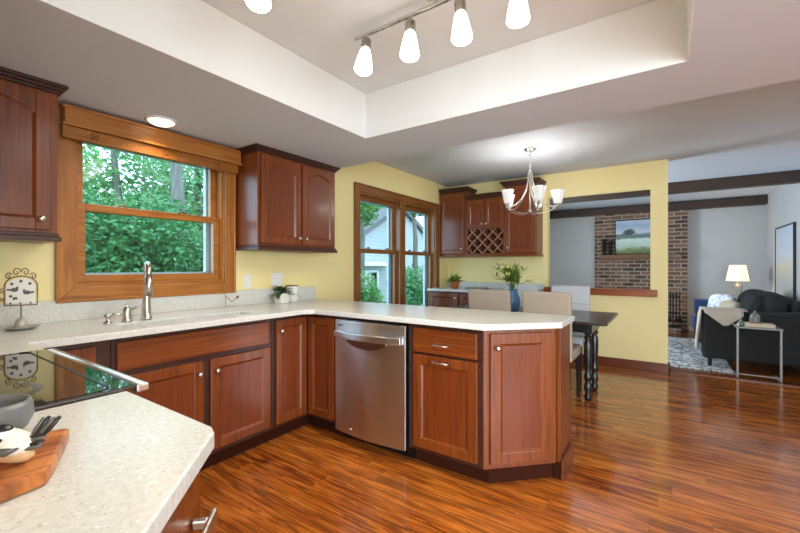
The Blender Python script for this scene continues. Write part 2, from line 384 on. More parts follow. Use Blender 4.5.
def wall_with_holes(name, mat, axis, d0, d1, u0, u1, z0, z1, holes):
    """axis 'y': slab y=d0..d1 spanning x=u0..u1; axis 'x': slab x=d0..d1 spanning y"""
    mb = MB(); us = sorted({u0, u1, *[h[0] for h in holes], *[h[1] for h in holes]}); zs = sorted({z0, z1, *[h[2] for h in holes], *[h[3] for h in holes]})
    grid = {}
    def solid(i, j):
        if i < 0 or j < 0 or i >= len(us)-1 or j >= len(zs)-1: return False
        um, zm = (us[i]+us[i+1])/2, (zs[j]+zs[j+1])/2
        return not any(h[0] < um < h[1] and h[2] < zm < h[3] for h in holes)
    def V(u, d, z): 
        k = (round(u, 5), round(d, 5), round(z, 5))
        if k not in grid: grid[k] = mb.bm.verts.new((u, d, z) if axis == 'y' else (d, u, z))
        return grid[k]
    for i in range(len(us)-1):
        for j in range(len(zs)-1):
            if not solid(i, j): continue
            a, b, c, d = us[i], us[i+1], zs[j], zs[j+1]
            for dd in (d0, d1): mb.bm.faces.new([V(a, dd, c), V(b, dd, c), V(b, dd, d), V(a, dd, d)])
            if not solid(i-1, j): mb.bm.faces.new([V(a, d0, c), V(a, d1, c), V(a, d1, d), V(a, d0, d)])
            if not solid(i+1, j): mb.bm.faces.new([V(b, d0, c), V(b, d1, c), V(b, d1, d), V(b, d0, d)])
            if not solid(i, j-1): mb.bm.faces.new([V(a, d0, c), V(b, d0, c), V(b, d1, c), V(a, d1, c)])
            if not solid(i, j+1): mb.bm.faces.new([V(a, d0, d), V(b, d0, d), V(b, d1, d), V(a, d1, d)])
    return struct(mb.build(name, mat))

# ------------------------------------------------------------------ room shell
YW, XD, XF, YS, XL = 2.82, 5.42, 9.2, -1.4, -0.22     # window wall, dining wall, fireplace wall, living side wall, range wall
CEIL, SOF = 2.45, 2.13
struct(box('floor', M['floor'], None, -2.6, 5.55, -3.3, YW+.02, -.05, 0, 0))
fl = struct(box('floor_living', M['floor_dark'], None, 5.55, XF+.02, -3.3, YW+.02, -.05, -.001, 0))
struct(box('trim_1', M['baseboard'], None, 5.525, 5.575, YS, 0.0, -.002, .008, .003))
wall_with_holes('wall_window', M['wall_yellow'], 'y', YW, YW+.16, -.4, XD+.1, 0, CEIL, [(.785, 1.705, 1.10, 2.05), (3.30, 5.00, .45, 2.05)])
wall_with_holes('wall_living_window', M['wall_gray'], 'y', YW, YW+.16, XD+.1, XF+.15, 0, CEIL, [(5.75, 6.95, .6, 2.1)])
wall_with_holes('wall_dining', M['wall_yellow'], 'x', XD, XD+.12, 0.0, YW, 0, CEIL, [(.17, 1.33, .93, 2.14)])
struct(box('wall_range', M['wall_yellow'], None, XL-.15, XL, .2, YW, 0, CEIL, 0))
wall_with_holes('wall_rear', M['wall_yellow'], 'x', -2.6, -2.45, -3.3, .2, 0, CEIL, [(-2.8, -.4, .3, 2.1)])
struct(box('wall_entry', M['wall_yellow'], None, -2.6, XL-.15, .2, .35, 0, CEIL, 0))
wall_with_holes('wall_south', M['wall_yellow'], 'y', -3.3, -3.15, -2.6, 5.7, 0, CEIL, [(-1.6, 1.0, .4, 2.1)])
struct(box('wall_living_side', M['wall_gray'], None, 5.7, XF+.15, YS-.15, YS, 0, CEIL, 0))
struct(box('wall_return', M['wall_gray'], None, 5.7, 5.85, -3.3, YS-.15, 0, CEIL, 0))
struct(box('wall_fireplace', M['wall_gray'], None, XF, XF+.15, YS-.02, YW, 0, CEIL, 0))
# ceilings: flat ceiling over everything, dropped soffit ring round the tray
struct(box('ceiling', M['tinted_ceiling'], None, -2.6, XF+.15, -3.3, YW+.16, CEIL, CEIL+.1, 0))
TX0, TX1, TY0, TY1 = -1.6, 2.15, -.075, 1.775
so = poly_holes('ceiling_soffit', M['tinted_ceiling'], None, [(-2.45, -3.15), (2.66, -3.15), (2.66, YW), (-2.45, YW)], [[(TX0, TY0), (TX1, TY0), (TX1, TY1), (TX0, TY1)]], SOF, CEIL-.001, 0)
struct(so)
for i, (a, b, c, d) in enumerate([(TX0, TX1, TY1-.006, TY1), (TX1-.006, TX1, TY0, TY1-.006), (TX0, TX1, TY0, TY0+.006)]):
    struct(box('trim_%d' % (2+i), M['tray_paint'], None, a, b, c, d, SOF+.0, CEIL-.0065, 0))
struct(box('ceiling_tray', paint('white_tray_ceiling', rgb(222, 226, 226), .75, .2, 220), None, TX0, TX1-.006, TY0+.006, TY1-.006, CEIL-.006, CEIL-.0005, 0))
# beams of the living room
struct(box('trim_beam', M['beam'], None, 6.95, 7.09, YS, YW, 2.295, CEIL, .004))
struct(box('trim_beam_far', M['beam'], None, XF-.20, XF, YS, YW, 2.29, 2.42, .004))
# baseboards, sill
struct(box('baseboard_dining', M['baseboard'], None, XD-.018, XD-.001, -.02, 1.35, 0, .105, .004))
struct(box('baseboard_dining_end', M['baseboard'], None, XD-.018, XD+.13, -.02, -.001, 0, .105, .004))
struct(box('baseboard_fireplace', M['white'], None, XF-.018, XF-.001, YS, -.32, 0, .09, .003))
struct(box('baseboard_side', M['white'], None, 5.75, XF-.02, YS+.001, YS+.018, 0, .09, .003))
struct(box('trim_pass_through_sill', M['sill'], None, XD-.07, XD+.15, .10, 1.36, .868, .948, .006))

# ------------------------------------------------------------------ windows
def sash(parent, fr, a0, a1, c0, c1, b0, b1, mat, st=.045, storm=True):
    m = MB(fr); m.box(a0, a0+st, b0, b1, c0, c1).box(a1-st, a1, b0, b1, c0, c1).box(a0+st, a1-st, b0, b1, c0, c0+st).box(a0+st, a1-st, b0, b1, c1-st, c1)
    s = m.build('sash', mat, parent, .003)
    bm_ = (b0+b1)/2
    MB(fr).box(a0+st-.003, a1-st+.003, bm_-.002, bm_+.002, c0+st-.003, c1-st+.003).build('glass_pane', M['pane'], s)
    return s
def storm(parent, fr, a0, a1, c0, c1, b0, b1, w):
    m = MB(fr); m.box(a0, a0+w, b0, b1, c0, c1).box(a1-w, a1, b0, b1, c0, c1).box(a0+w, a1-w, b0, b1, c0, c0+w).box(a0+w, a1-w, b0, b1, c1-w, c1)
    m.build('storm_frame', M['white_frame'], parent)
def casing(parent, fr, a0, a1, c0, c1, w, mat, matx, d=.022):
    m = MB(fr)
    m.prism([(a0-w, c0-w), (a0, c0), (a0, c1), (a0-w, c1+w)], 0, d, 'b'); m.prism([(a1, c0), (a1+w, c0-w), (a1+w, c1+w), (a1, c1)], 0, d, 'b')
    m.box(a0-w, a0-w+.018, d, d+.012, c0-w+.018, c1+w-.018).box(a1+w-.018, a1+w, d, d+.012, c0-w+.018, c1+w-.018)
    m.build('side_casing', mat, parent, .004)
    m = MB(fr); m.prism([(a0-w, c0-w), (a1+w, c0-w), (a1, c0), (a0, c0)], 0, d, 'b'); m.prism([(a0, c1), (a1, c1), (a1+w, c1+w), (a0-w, c1+w)], 0, d, 'b')
    m.box(a0-w, a1+w, d, d+.012, c0-w, c0-w+.018).box(a0-w, a1+w, d, d+.012, c1+w-.018, c1+w)
    m.build('head_casing', matx, parent, .004)
FW = Fr((0, YW, 0), (1, 0, 0), (0, -1, 0))
w1 = thing('window_1', '', '', (1.245, YW, 1.1)); del w1['label']; del w1['category']; struct(w1)
a0, a1, c0, c1 = .785, 1.705, 1.10, 2.05
casing(w1, FW, a0, a1, c0, c1, .085, M['oak'], M['oak_x'])
MB(FW).box(a0, a0+.02, -.15, 0, c0, c1).box(a1-.02, a1, -.15, 0, c0, c1).box(a0+.02, a1-.02, -.15, 0, c1-.02, c1).build('jamb', M['oak'], w1)
MB(FW).box(a0+.02, a1-.02, -.149, -.001, c0, c0+.025).build('stool', M['oak_x'], w1)
sash(w1, FW, a0+.02, a1-.02, c0+.025, 1.595, -.065, -.03, M['oak_x'])
sash(w1, FW, a0+.02, a1-.02, 1.55, c1-.02, -.105, -.07, M['oak_x'])
storm(w1, FW, a0+.02, a1-.02, c0+.025, c1-.02, -.15, -.12, .055)
for x in (1.05, 1.42):
    MB(FW).tube([(x-.025, -.045, 1.600), (x, -.045, 1.612), (x+.025, -.045, 1.600)], .007, 8).build('sash_lock', M['bronze'], w1)
w2 = thing('window_2', '', '', (4.15, YW, .45)); del w2['label']; del w2['category']; struct(w2)
a0, a1, c0, c1 = 3.30, 5.00, .45, 2.05
casing(w2, FW, a0, a1, c0, c1, .09, M['oak_dark'], M['oak_dark_x'])
MB(FW).box(a0, a0+.02, -.15, 0, c0, c1).box(a1-.02, a1, -.15, 0, c0, c1).box(4.08, 4.20, -.15, .02, c0, c1).build('jamb', M['oak_dark'], w2, .004)
MB(FW).box(a0+.02, a1-.02, -.149, -.001, c0, c0+.025).box(a0+.02, a1-.02, -.149, -.001, c1-.02, c1).build('stool', M['oak_dark_x'], w2)
for p, q in ((a0+.02, 4.08), (4.20, a1-.02)):
    sash(w2, FW, p, q, c0+.025, 1.425, -.065, -.03, M['oak_dark_x'], .05)
    sash(w2, FW, p, q, 1.375, c1-.02, -.105, -.07, M['oak_dark_x'], .05)
    storm(w2, FW, p, q, c0+.025, c1-.02, -.15, -.12, .06)
    for x in (p+.2, q-.2):
        MB(FW).tube([(x-.03, -.045, 1.43), (x, -.045, 1.445), (x+.03, -.045, 1.43)], .008, 8).build('sash_lock', M['bronze'], w2)
for nm, ax, fixed, u0, u1, z0, z1 in (('window_added_3', 'x', -2.45, -2.8, -.4, .3, 2.1), ('window_added_4', 'y', -3.15, -1.6, 1.0, .4, 2.1), ('window_5', 'y', YW, 5.75, 6.95, .6, 2.1)):  # first two are unseen windows added around the fill lamps
    f = Fr((fixed, 0, 0), (0, 1, 0), (1, 0, 0)) if ax == 'x' else Fr((0, fixed, 0), (1, 0, 0), (0, 1 if fixed < 0 else -1, 0))
    w = thing(nm, '', '', f((u0+u1)/2, 0, z0)); del w['label']; del w['category']; struct(w)
    casing(w, f, u0, u1, z0, z1, .08, M['oak'], M['oak_x'])
    um = (u0+u1)/2
    MB(f).box(um-.03, um+.03, -.1, -.06, z0, z1).build('mullion', M['oak'], w)

# blind pulled up under its valance
bl = thing('wooden_blind', 'honey wood blind drawn up under its valance above the sink window', 'blind', (1.245, YW-.036, 2.0))
MB(FW).box(.72, 1.79, .036, .10, 2.0, 2.105).box(.71, 1.80, .036, .108, 2.095, 2.112).box(.71, 1.80, .036, .108, 2.0, 2.014).build('valance', M['oak_x'], bl, .004)
m = MB(FW)
for i in range(8): m.box(.715, 1.775, .04, .088, 1.936+.008*i, 1.9425+.008*i)
m.build('slat_stack', M['oak_x'], bl, .001)
for x in (.86, 1.245, 1.60):
    m = MB(FW)
    m.tube([(x-.014, .0905, 1.95), (x, .0905, 1.965), (x+.014, .0905, 1.95), (x+.014, .0905, 1.985), (x, .0905, 1.97), (x-.014, .0905, 1.985), (x-.014, .0905, 1.95)], .0035, 6)
    m.build('lift_clip', M['oak_dark'], bl)
m = MB(FW).tube([(1.665, .094, 1.94), (1.667, .09, 1.5), (1.672, .075, 1.06), (1.652, .12, .925)], .0025, 6)
cord = m.build('lift_cord', M['bronze'], bl)
MB(FW).tube([(1.672, .075, 1.0), (1.71, .10, .955), (1.745, .115, .985)], [.003, .003, .003], 6).ball((1.75, .116, .988), .011).build('tassel', M['bronze'], cord)

# ------------------------------------------------------------------ cabinets
def knob(parent, fr, a, b, c):
    m = MB(fr); p0 = fr(a, b, c); ax = fr.n
    m2 = MB(); m2.lathe([(.010, 0), (.007, .004), (.006, .012), (.0145, .018), (.016, .024), (.012, .030), (.004, .032)], p0, 14, ax)
    return m2.build('knob', M['nickel'], parent, 0, True)
def pull(parent, fr, a, b, c, w=.10):
    m = MB(fr)
    pts = [(a-w/2, b, c), (a-w/2, b+.024, c), (a-w/4, b+.03, c), (a+w/4, b+.03, c), (a+w/2, b+.024, c), (a+w/2, b, c)]
    return m.tube(pts, .0058, 8).build('pull', M['nickel'], parent, 0, True)
def door(parent, fr, a0, a1, c0, c1, kn=None, pl=None, arch=0, st=.055, th=.02, name='door', mat=None, pmat=None):
    m = MB(fr); ia0, ia1, ic0, ic1 = a0+st, a1-st, c0+st, c1-st
    m.box(a0, ia0, 0, th, c0, c1).box(ia1, a1, 0, th, c0, c1).box(ia0, ia1, 0, th, c0, ic0)
    if arch:
        n = 12; am = (ia0+ia1)/2; hw = (ia1-ia0)/2
        lo = [(ia0 + (ia1-ia0)*i/n, ic1 - arch + arch*math.sin(PI*i/n)**.8) for i in range(n+1)]
        m.prism(lo + [(ia1, c1), (ia0, c1)], 0, th, 'b')
    else: m.box(ia0, ia1, 0, th, ic1, c1)
    d = m.build(name, mat or M['cherry'], parent, .003)
    p = MB(fr).box(ia0-.004, ia1+.004, .002, th-.009, ic0-.004, ic1+.004)
    # inner moulding lip
    p.build('door_panel', pmat or M['panel'], d)
    l = MB(fr); w = .013; top = ic1 - arch; F0, F1 = th-.001, th-.010
    def strip(p, q, p2, q2):
        v = [l.bm.verts.new(fr(a, b, c)) for a, b, c in ((p[0], F0, p[1]), (q[0], F0, q[1]), (q2[0], F1, q2[1]), (p2[0], F1, p2[1]), (p[0], F1-.002, p[1]), (q[0], F1-.002, q[1]))]
        for f_ in ((0,1,2,3), (3,2,5,4), (0,4,5,1), (0,3,4), (1,5,2)): l.bm.faces.new([v[i] for i in f_])
    strip((ia0, ic0), (ia1, ic0), (ia0+w, ic0+w), (ia1-w, ic0+w))
    if arch:
        strip((ia0, ic0), (ia0, top), (ia0+w, ic0+w), (ia0+w, top-.006)); strip((ia1, ic0), (ia1, top), (ia1-w, ic0+w), (ia1-w, top-.006))
        for (p, q) in zip(lo, lo[1:]): strip(p, q, (am + (p[0]-am)*(1-w/hw), p[1]-w), (am + (q[0]-am)*(1-w/hw), q[1]-w))
    else:
        strip((ia0, ic0), (ia0, ic1), (ia0+w, ic0+w), (ia0+w, ic1-w)); strip((ia1, ic0), (ia1, ic1), (ia1-w, ic0+w), (ia1-w, ic1-w))
        strip((ia0, ic1), (ia1, ic1), (ia0+w, ic1-w), (ia1-w, ic1-w))
    l.build('panel_moulding', mat or M['cherry'], d)
    if kn: knob(d, fr, kn[0], th, kn[1])
    if pl: pull(d, fr, pl[0], th, pl[1])
    return d
def drawer(parent, fr, a0, a1, c0, c1, mat, pl=None, name='drawer', th=.02, w=.10):
    d = MB(fr).box(a0, a1, 0, th, c0, c1).build(name, mat, parent, .005)
    if pl: pull(d, fr, pl[0], th, pl[1], w)
    return d
FN = Fr((0, 2.23, 0), (1, 0, 0), (0, -1, 0))          # window run, carcass face
FP = Fr((2.02, 0, 0), (0, 1, 0), (-1, 0, 0))          # peninsula, carcass face
TOPZ = .877
def carcass(parent, poly, mat=None): return MB().prism(poly, .105, TOPZ).build('carcass', mat or M['cherry_dark'], parent, .002)
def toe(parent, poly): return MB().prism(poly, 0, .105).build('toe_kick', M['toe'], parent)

t = thing('base_cabinet', 'cherry corner base cabinet beside the range, under the bird ornament', 'cabinet', (.5, 2.5, 0))
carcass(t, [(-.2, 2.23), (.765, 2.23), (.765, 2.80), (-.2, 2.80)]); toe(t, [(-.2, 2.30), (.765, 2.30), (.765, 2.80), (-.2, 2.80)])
door(t, FN, .49, .70, .13, .845, kn=(.675, .76))
t = thing('base_cabinet', 'wide cherry sink base with two doors below the long false drawer', 'cabinet', (1.23, 2.5, 0))
MB().prism([(.767, 2.23), (1.698, 2.23), (1.698, 2.80), (.767, 2.80)], .105, .66).box(.767, 1.698, 2.23, 2.25, .66, TOPZ).box(.767, .785, 2.25, 2.80, .66, TOPZ).box(1.68, 1.698, 2.25, 2.80, .66, TOPZ).build('carcass', M['cherry_dark'], t, .002)
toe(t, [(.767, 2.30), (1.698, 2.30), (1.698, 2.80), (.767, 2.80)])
drawer(t, FN, .785, 1.665, .705, .850, M['cherry_x'], name='false_drawer_front')
door(t, FN, .785, 1.215, .135, .675, kn=(1.185, .605)); door(t, FN, 1.258, 1.675, .135, .675, kn=(1.29, .605))
t = thing('base_cabinet', 'cherry corner cabinet with two narrow doors meeting at the inside corner', 'cabinet', (2.3, 2.5, 0))
carcass(t, [(1.702, 2.23), (2.02, 2.23), (2.02, 1.935), (2.60, 1.935), (2.60, 2.80), (1.702, 2.80)])
toe(t, [(1.702, 2.30), (2.09, 2.30), (2.09, 1.935), (2.60, 1.935), (2.60, 2.80), (1.702, 2.80)])
door(t, FN, 1.725, 1.995, .13, .850, kn=(1.757, .775), st=.05); door(t, FP, 1.945, 2.205, .13, .850, st=.05)

# dishwasher
t = thing('dishwasher', 'stainless steel dishwasher with a bowed handle, built into the peninsula', 'dishwasher', (2.3, 1.62, 0))
MB().box(2.03, 2.58, 1.325, 1.925, .10, .868).build('tub', M['black'], t)
n = 14; prof = []
m = MB(FP); 
front = [(1.330 + .59*i/n, .026 + .030*math.sin(PI*i/n)) for i in range(n+1)]
MB(Fr((2.02, 0, 0), (0, 1, 0), (-1, 0, 0))).prism([(1.330, 0)] + front + [(1.92, 0)], .085, .770).build('door', M['steel'], t, .003)
MB(FP).prism([(1.330, 0)] + front + [(1.92, 0)], .772, .852).build('control_panel', M['steel'], t, .003)
hp = []
k = 12
m = MB(FP)
lo = [(1.345 + .555*i/k, .062 + .046*math.sin(PI*i/k)) for i in range(k+1)]
hi = [(1.345 + .555*i/k, .042 + .040*math.sin(PI*i/k)) for i in range(k+1)]
m.prism(lo + hi[::-1], .738, .780)
m.box(1.345, 1.375, .02, .062, .738, .780).box(1.87, 1.90, .02, .062, .738, .780)
m.build('handle', M['steel'], t, .004)
m = MB(FP); rec = [(1.625 + .17*math.cos(PI + PI*i/12), .738 + .062*math.sin(PI + PI*i/12)) for i in range(13)]
m.prism(rec, .036, .0575, 'b'); m.build('pocket', metal('shadow_steel', rgb(150, 142, 134), .35), t)
MB(FP).box(1.835, 1.885, .03, .0405, .815, .821).build('badge', M['black'], t)
MB(FP).box(1.745, 1.765, .038, .0515, .125, .131).build('vent_badge', M['white'], t)
MB().box(2.09, 2.12, 1.325, 1.925, 0, .085).build('toe_kick', M['black'], t)

t = thing('base_cabinet', 'cherry peninsula cabinet with one drawer and a pull-out door beside the dishwasher', 'cabinet', (2.3, 1.06, 0))
carcass(t, [(2.02, .835), (2.60, .835), (2.60, 1.318), (2.02, 1.318)]); toe(t, [(2.09, .835), (2.60, .835), (2.60, 1.318), (2.09, 1.318)])
drawer(t, FP, .865, 1.278, .705, .850, M['cherry_y'], pl=(1.085, .762), w=.09)
door(t, FP, .865, 1.278, .132, .690, pl=(1.085, .662))
# angled end
A = (2.02, .833); B = (2.325, .525)
t = thing('base_cabinet', 'cherry angled end cabinet of the peninsula with a single tall door', 'cabinet', (2.3, .7, 0))
carcass(t, [A, B, (2.60, .525), (2.60, .833)], M['cherry']); toe(t, [(2.085, .833), (2.37, .545), (2.58, .545), (2.58, .833)])
d = Vector((B[0]-A[0], B[1]-A[1], 0)); FA = Fr((A[0], A[1], 0), d, (d.y, -d.x, 0))
if FA.n.x > 0: FA.n = -FA.n
Lw = d.length
door(t, FA, .035, Lw-.035, .135, .852, kn=(.07, .775), st=.06)
MB().box(2.345, 2.60, .505, .524, .105, TOPZ).build('end_panel', M['cherry'], t, .002)
MB().box(2.35, 2.625, .487, .504, 0, .125).build('end_baseboard', M['baseboard'], t, .003)
MB().box(2.36, 2.60, .504, .545, 0, .105).build('end_plinth', M['toe'], t)
MB().box(2.601, 2.615, .505, 2.80, .0, TOPZ).build('back_panel', M['cherry'], t)

# left run, angled end near the camera
t = thing('base_cabinet', 'cherry base cabinet with angled drawer front under the nearest counter', 'cabinet', (.1, .8, 0))
MB().prism([(-.2, .44), (.09, .44), (.375, .725), (.375, 1.108), (-.2, 1.108)], .105, TOPZ).build('carcass', M['cherry'], t, .002)
toe(t, [(-.2, .50), (.06, .50), (.31, .75), (.31, 1.108), (-.2, 1.108)])
FC = Fr((.375, .725, 0), (-.7071, -.7071, 0), (.7071, -.7071, 0))
dw_ = drawer(t, FC, .012, .385, .715, .855, M['cherry_x'])
MB(FC).box(.045, .165, .048, .058, .764, .798).box(.055, .068, .02, .048, .772, .79).box(.142, .155, .02, .048, .772, .79).build('pull', M['nickel'], dw_, .004)
door(t, FC, .012, .385, .13, .695)
FE = Fr((.375, 0, 0), (0, 1, 0), (1, 0, 0))
drawer(t, FE, .745, 1.09, .715, .855, M['cherry_y'], pl=(.92, .785)); door(t, FE, .745, 1.09, .13, .695, pl=(.92, .66))

# worktops
sinkhole = [(.86, 2.26), (1.60, 2.26), (1.60, 2.44), (.86, 2.44)]
wt = poly_holes('countertop', M['quartz'], None, [(XL+.004, 1.885), (.452, 1.885), (.452, 2.140), (1.90, 2.140), (1.955, 2.085), (1.955, .812), (2.285, .482), (2.635, .482), (2.635, 2.815), (XL+.004, 2.815)], [sinkhole], .878, .911, .004)
tag(wt, 'long speckled white worktop running under the window and along the peninsula', 'countertop')
MB().box(XL+.004, 2.635, 2.798, 2.816, .9112, 1.03).build('backsplash', M['quartz'], wt, .002)
MB().box(XL+.004, XL+.022, 1.885, 2.797, .9112, 1.03).build('side_splash', M['quartz'], wt, .002)
wt2 = poly_holes('countertop', M['quartz'], None, [(XL+.004, 1.112), (.416, 1.112), (.416, .727), (.406, .702), (.105, .401), (XL+.004, .401)], [], .8775, .911, .004)
tag(wt2, 'short speckled white worktop with angled corner carrying the wooden board', 'countertop')
s_ = thing('sink', 'pale undermount sink below the faucet', 'sink', (1.23, 2.35, .66))
m = MB(); x0, x1, y0, y1, zt, zb = .852, 1.608, 2.252, 2.448, .8775, .69
m.box(x0-.012, x0, y0-.012, y1+.012, zb, zt).box(x1, x1+.012, y0-.012, y1+.012, zb, zt).box(x0, x1, y0-.012, y0, zb, zt).box(x0, x1, y1, y1+.012, zb, zt).box(x0-.012, x1+.012, y0-.012, y1+.012, zb-.012, zb)
m.build('basin', M['sink'], s_, .003)
MB().lathe([(.04, 0), (.04, .004), (.02, .004), (.018, .001)], (1.23, 2.35, zb+.0005), 20).build('drain', M['nickel'], s_, 0, True)

# range
t = thing('range', 'slide-in range with black glass cooktop between the two worktops', 'range', (.1, 1.5, 0))
ry0, ry1 = 1.119, 1.879
MB().box(-.2, .40, ry0, ry1, .06, .896).build('body', M['black'], t, .003)
gt = MB().box(-.205, .440, ry0-.0, ry1+.0, .8965, .918).build('cooktop', M['cooktop'], t, .004)
MB().prism([(.441, .896), (.441, .918), (.462, .914), (.468, .896)], ry0, ry1, 'b').build('front_trim', M['steel'], t, .002) if False else None
m = MB(Fr((0,0,0), (0,1,0), (1,0,0))); m.prism([(ry0, .4405), (ry1, .4405), (ry1, .470), (ry0, .470)], .897, .917, 'z'); m.build('front_trim', M['steel'], t, .004)
m = MB(); L = [(-.17, 1.14), (.385, 1.14)]; zt = .9184
m.box(.388, .394, 1.16, 1.835, zt, zt+.0006).box(-.17, .37, 1.855, 1.861, zt, zt+.0006).box(-.17, .37, 1.134, 1.140, zt, zt+.0006)
for cy_, s in ((1.835, 1), (1.16, -1)):
    pts = arc((.368, cy_), .023, 0, s*PI/2, 6); 
    for p, q in zip(pts, pts[1:]): m.tube([(p[0], p[1], zt), (q[0], q[1], zt)], .003, 6)
m.build('border_line', M['black'], gt)
for bx, by, br in ((.20, 1.32, .105), (.20, 1.67, .085), (-.06, 1.32, .075), (-.06, 1.67, .10)):
    m = MB()
    for i in range(40):
        a = 2*PI*i/40; m.tube([(bx+br*math.cos(a), by+br*math.sin(a), zt), (bx+(br-.02)*math.cos(a), by+(br-.02)*math.sin(a), zt)], .0012, 4)
    m.build('burner_mark', M['gray_metal'], gt)
MB().box(.4005, .43, ry0+.004, ry1-.004, .80, .894).build('control_panel', M['steel'], t, .004)
FR = Fr((.4005, 0, 0), (0, 1, 0), (1, 0, 0))
for y in (1.2, 1.3, 1.7, 1.8):
    MB().lathe([(.022, 0), (.02, .022), (.012, .026)], (.431, y, .85), 16, (1, 0, 0)).build('knob', M['nickel'], t, 0, True)
od = MB(FR).box(ry0+.004, ry1-.004, 0, .035, .24, .79).build('oven_door', M['steel'], t, .004)
MB(FR).box(ry0+.12, ry1-.12, .0355, .037, .34, .62).build('oven_glass', M['cooktop'], od)
MB(FR).tube([(ry0+.06, .035, .74), (ry0+.06, .075, .74), (ry1-.06, .075, .74), (ry1-.06, .035, .74)], .011, 10).build('handle', M['nickel'], od, 0, True)
MB(FR).box(ry0+.004, ry1-.004, 0, .03, .07, .23).build('warming_drawer', M['steel'], t, .004)

# wall cabinets by the window
def crown(parent, x0, x1, yb, yf, z0, z1, step=.012, left=True, right=True, name='crown_moulding', mat=None):
    m = MB(); k = 3
    for i in range(k):
        e = step*(i+1); m.box(x0-(e if left else 0), x1+(e if right else 0), yf-e, yb, z0+(z1-z0)*i/k, z0+(z1-z0)*(i+1)/k)
    return m.build(name, mat or M['cherry_dark'], parent, .002)
FU = Fr((0, 2.53, 0), (1, 0, 0), (0, -1, 0))
def wall_cab(label, x0, x1, doors):
    t = thing('wall_cabinet', label, 'cabinet', ((x0+x1)/2, YW, 1.345))
    MB().box(x0, x1, 2.53, YW-.002, 1.385, 2.085).build('carcass', M['cherry'], t, .002)
    crown(t, x0, x1, YW-.002, 2.53, 2.085, 2.128)
    m = MB().box(x0-.012, x1+.012, 2.505, YW-.002, 1.345, 1.368).box(x0-.004, x1+.004, 2.515, YW-.002, 1.368, 1.385); m.build('light_rail', M['cherry_dark'], t, .003)
    for a, b, kx in doors: door(t, FU, a, b, 1.40, 2.072, kn=(kx, 1.452), arch=.05)
    return t
wall_cab('cherry wall cabinet with arched door, over the bird ornament', -.18, .64, [(.19, .61, .573), (-.165, .17, .135)])
wall_cab('cherry wall cabinet with two arched doors, above the small white planter', 1.80, 2.62, [(1.825, 2.205, 2.178), (2.222, 2.602, 2.249)])
# over-range cabinet and microwave
t = thing('wall_cabinet', 'brightly lit tan cabinet end high above the range at the frame edge', 'cabinet', (-.02, 1.5, 1.6))
MB().box(XL+.002, .165, 1.122, 1.876, 1.605, 2.128).build('carcass', wood('lit_tan_side', rgb(150, 104, 66), rgb(206, 166, 122), 'z', .4), t, .003); LIT_TAN = bpy.data.materials['lit_tan_side']  # bright light on the cabinet is put into the tan wood color
FM = Fr((.165, 0, 0), (0, 1, 0), (1, 0, 0))
door(t, FM, 1.13, 1.495, 1.62, 2.115, kn=(1.47, 1.66), mat=LIT_TAN, pmat=LIT_TAN); door(t, FM, 1.503, 1.868, 1.62, 2.115, kn=(1.53, 1.66), mat=LIT_TAN, pmat=LIT_TAN)
t = thing('microwave', 'pale microwave hood hung below the brightly lit tan cabinet over the range', 'microwave', (-.02, 1.5, 1.39))
MB().box(XL+.002, .150, 1.124, 1.874, 1.385, 1.603).build('body', M['white'], t, .004)
FM = Fr((.150, 0, 0), (0, 1, 0), (1, 0, 0)); md = MB(FM).box(1.126, 1.70, .0005, .02, 1.388, 1.60).build('door', M['white'], t, .004)
MB(FM).box(1.17, 1.62, .0205, .022, 1.42, 1.57).build('window', M['cooktop'], md)
MB(FM).tube([(1.67, .02, 1.41), (1.67, .05, 1.42), (1.67, .05, 1.57), (1.67, .02, 1.58)], .008, 8).build('handle', M['white'], md, 0, True)
MB(FM).box(1.702, 1.872, .0005, .018, 1.388, 1.60).build('control_panel', M['white'], t, .004)

# ------------------------------------------------------------------ counter objects
t = thing('faucet', 'brushed nickel pull-down kitchen faucet behind the sink', 'faucet', (1.035, 2.50, .911))
MB().lathe([(.030, 0), (.030, .012), (.025, .02), (.021, .09), (.018, .15), (.0165, .19), (.018, .195), (.018, .20)], (1.035, 2.50, .9112), 20).build('body', M['nickel'], t, 0, True)
FD = Vector((-.30, -.95, 0)).normalized()
def fq(r_, z): return (1.035 + FD.x*r_, 2.50 + FD.y*r_, z)
sp = [fq(0, 1.105)] + [fq(.055 - .055*math.cos(a), 1.185 + .052*math.sin(a)) for a in [PI*j/10 for j in range(11)]] + [fq(.112, 1.165)]
MB().tube(sp, .0145, 14).build('spout', M['nickel'], t, 0, True)
MB().tube([fq(.111, 1.180), fq(.112, 1.12), fq(.113, 1.055)], [.0155, .019, .021], 14).build('spray_head', M['nickel'], t, 0, True)
t = thing('mixer_tap', 'nickel single-lever mixer standing between faucet and soap pump', 'tap', (.935, 2.50, .911))
MB().lathe([(.027, 0), (.027, .008), (.023, .014), (.0225, .05), (.020, .068), (.012, .082), (.002, .088)], (.935, 2.50, .9112), 20).build('body', M['nickel'], t, 0, True)
MB().tube([(.945, 2.50, .975), (.975, 2.48, .99), (1.005, 2.465, .999)], [.007, .006, .0055], 10).build('lever', M['nickel'], t, 0, True)
t = thing('soap_dispenser', 'low nickel soap pump, smallest fitting at the sink', 'soap dispenser', (.845, 2.50, .911))
MB().lathe([(.022, 0), (.022, .006), (.012, .012), (.011, .03), (.018, .036), (.019, .048), (.014, .052)], (.845, 2.50, .9112), 18).build('pump', M['nickel'], t, 0, True)
MB().tube([(.845, 2.50, .955), (.885, 2.482, .960), (.90, 2.475, .954)], [.006, .0055, .005], 10).build('nozzle', M['nickel'], t, 0, True)

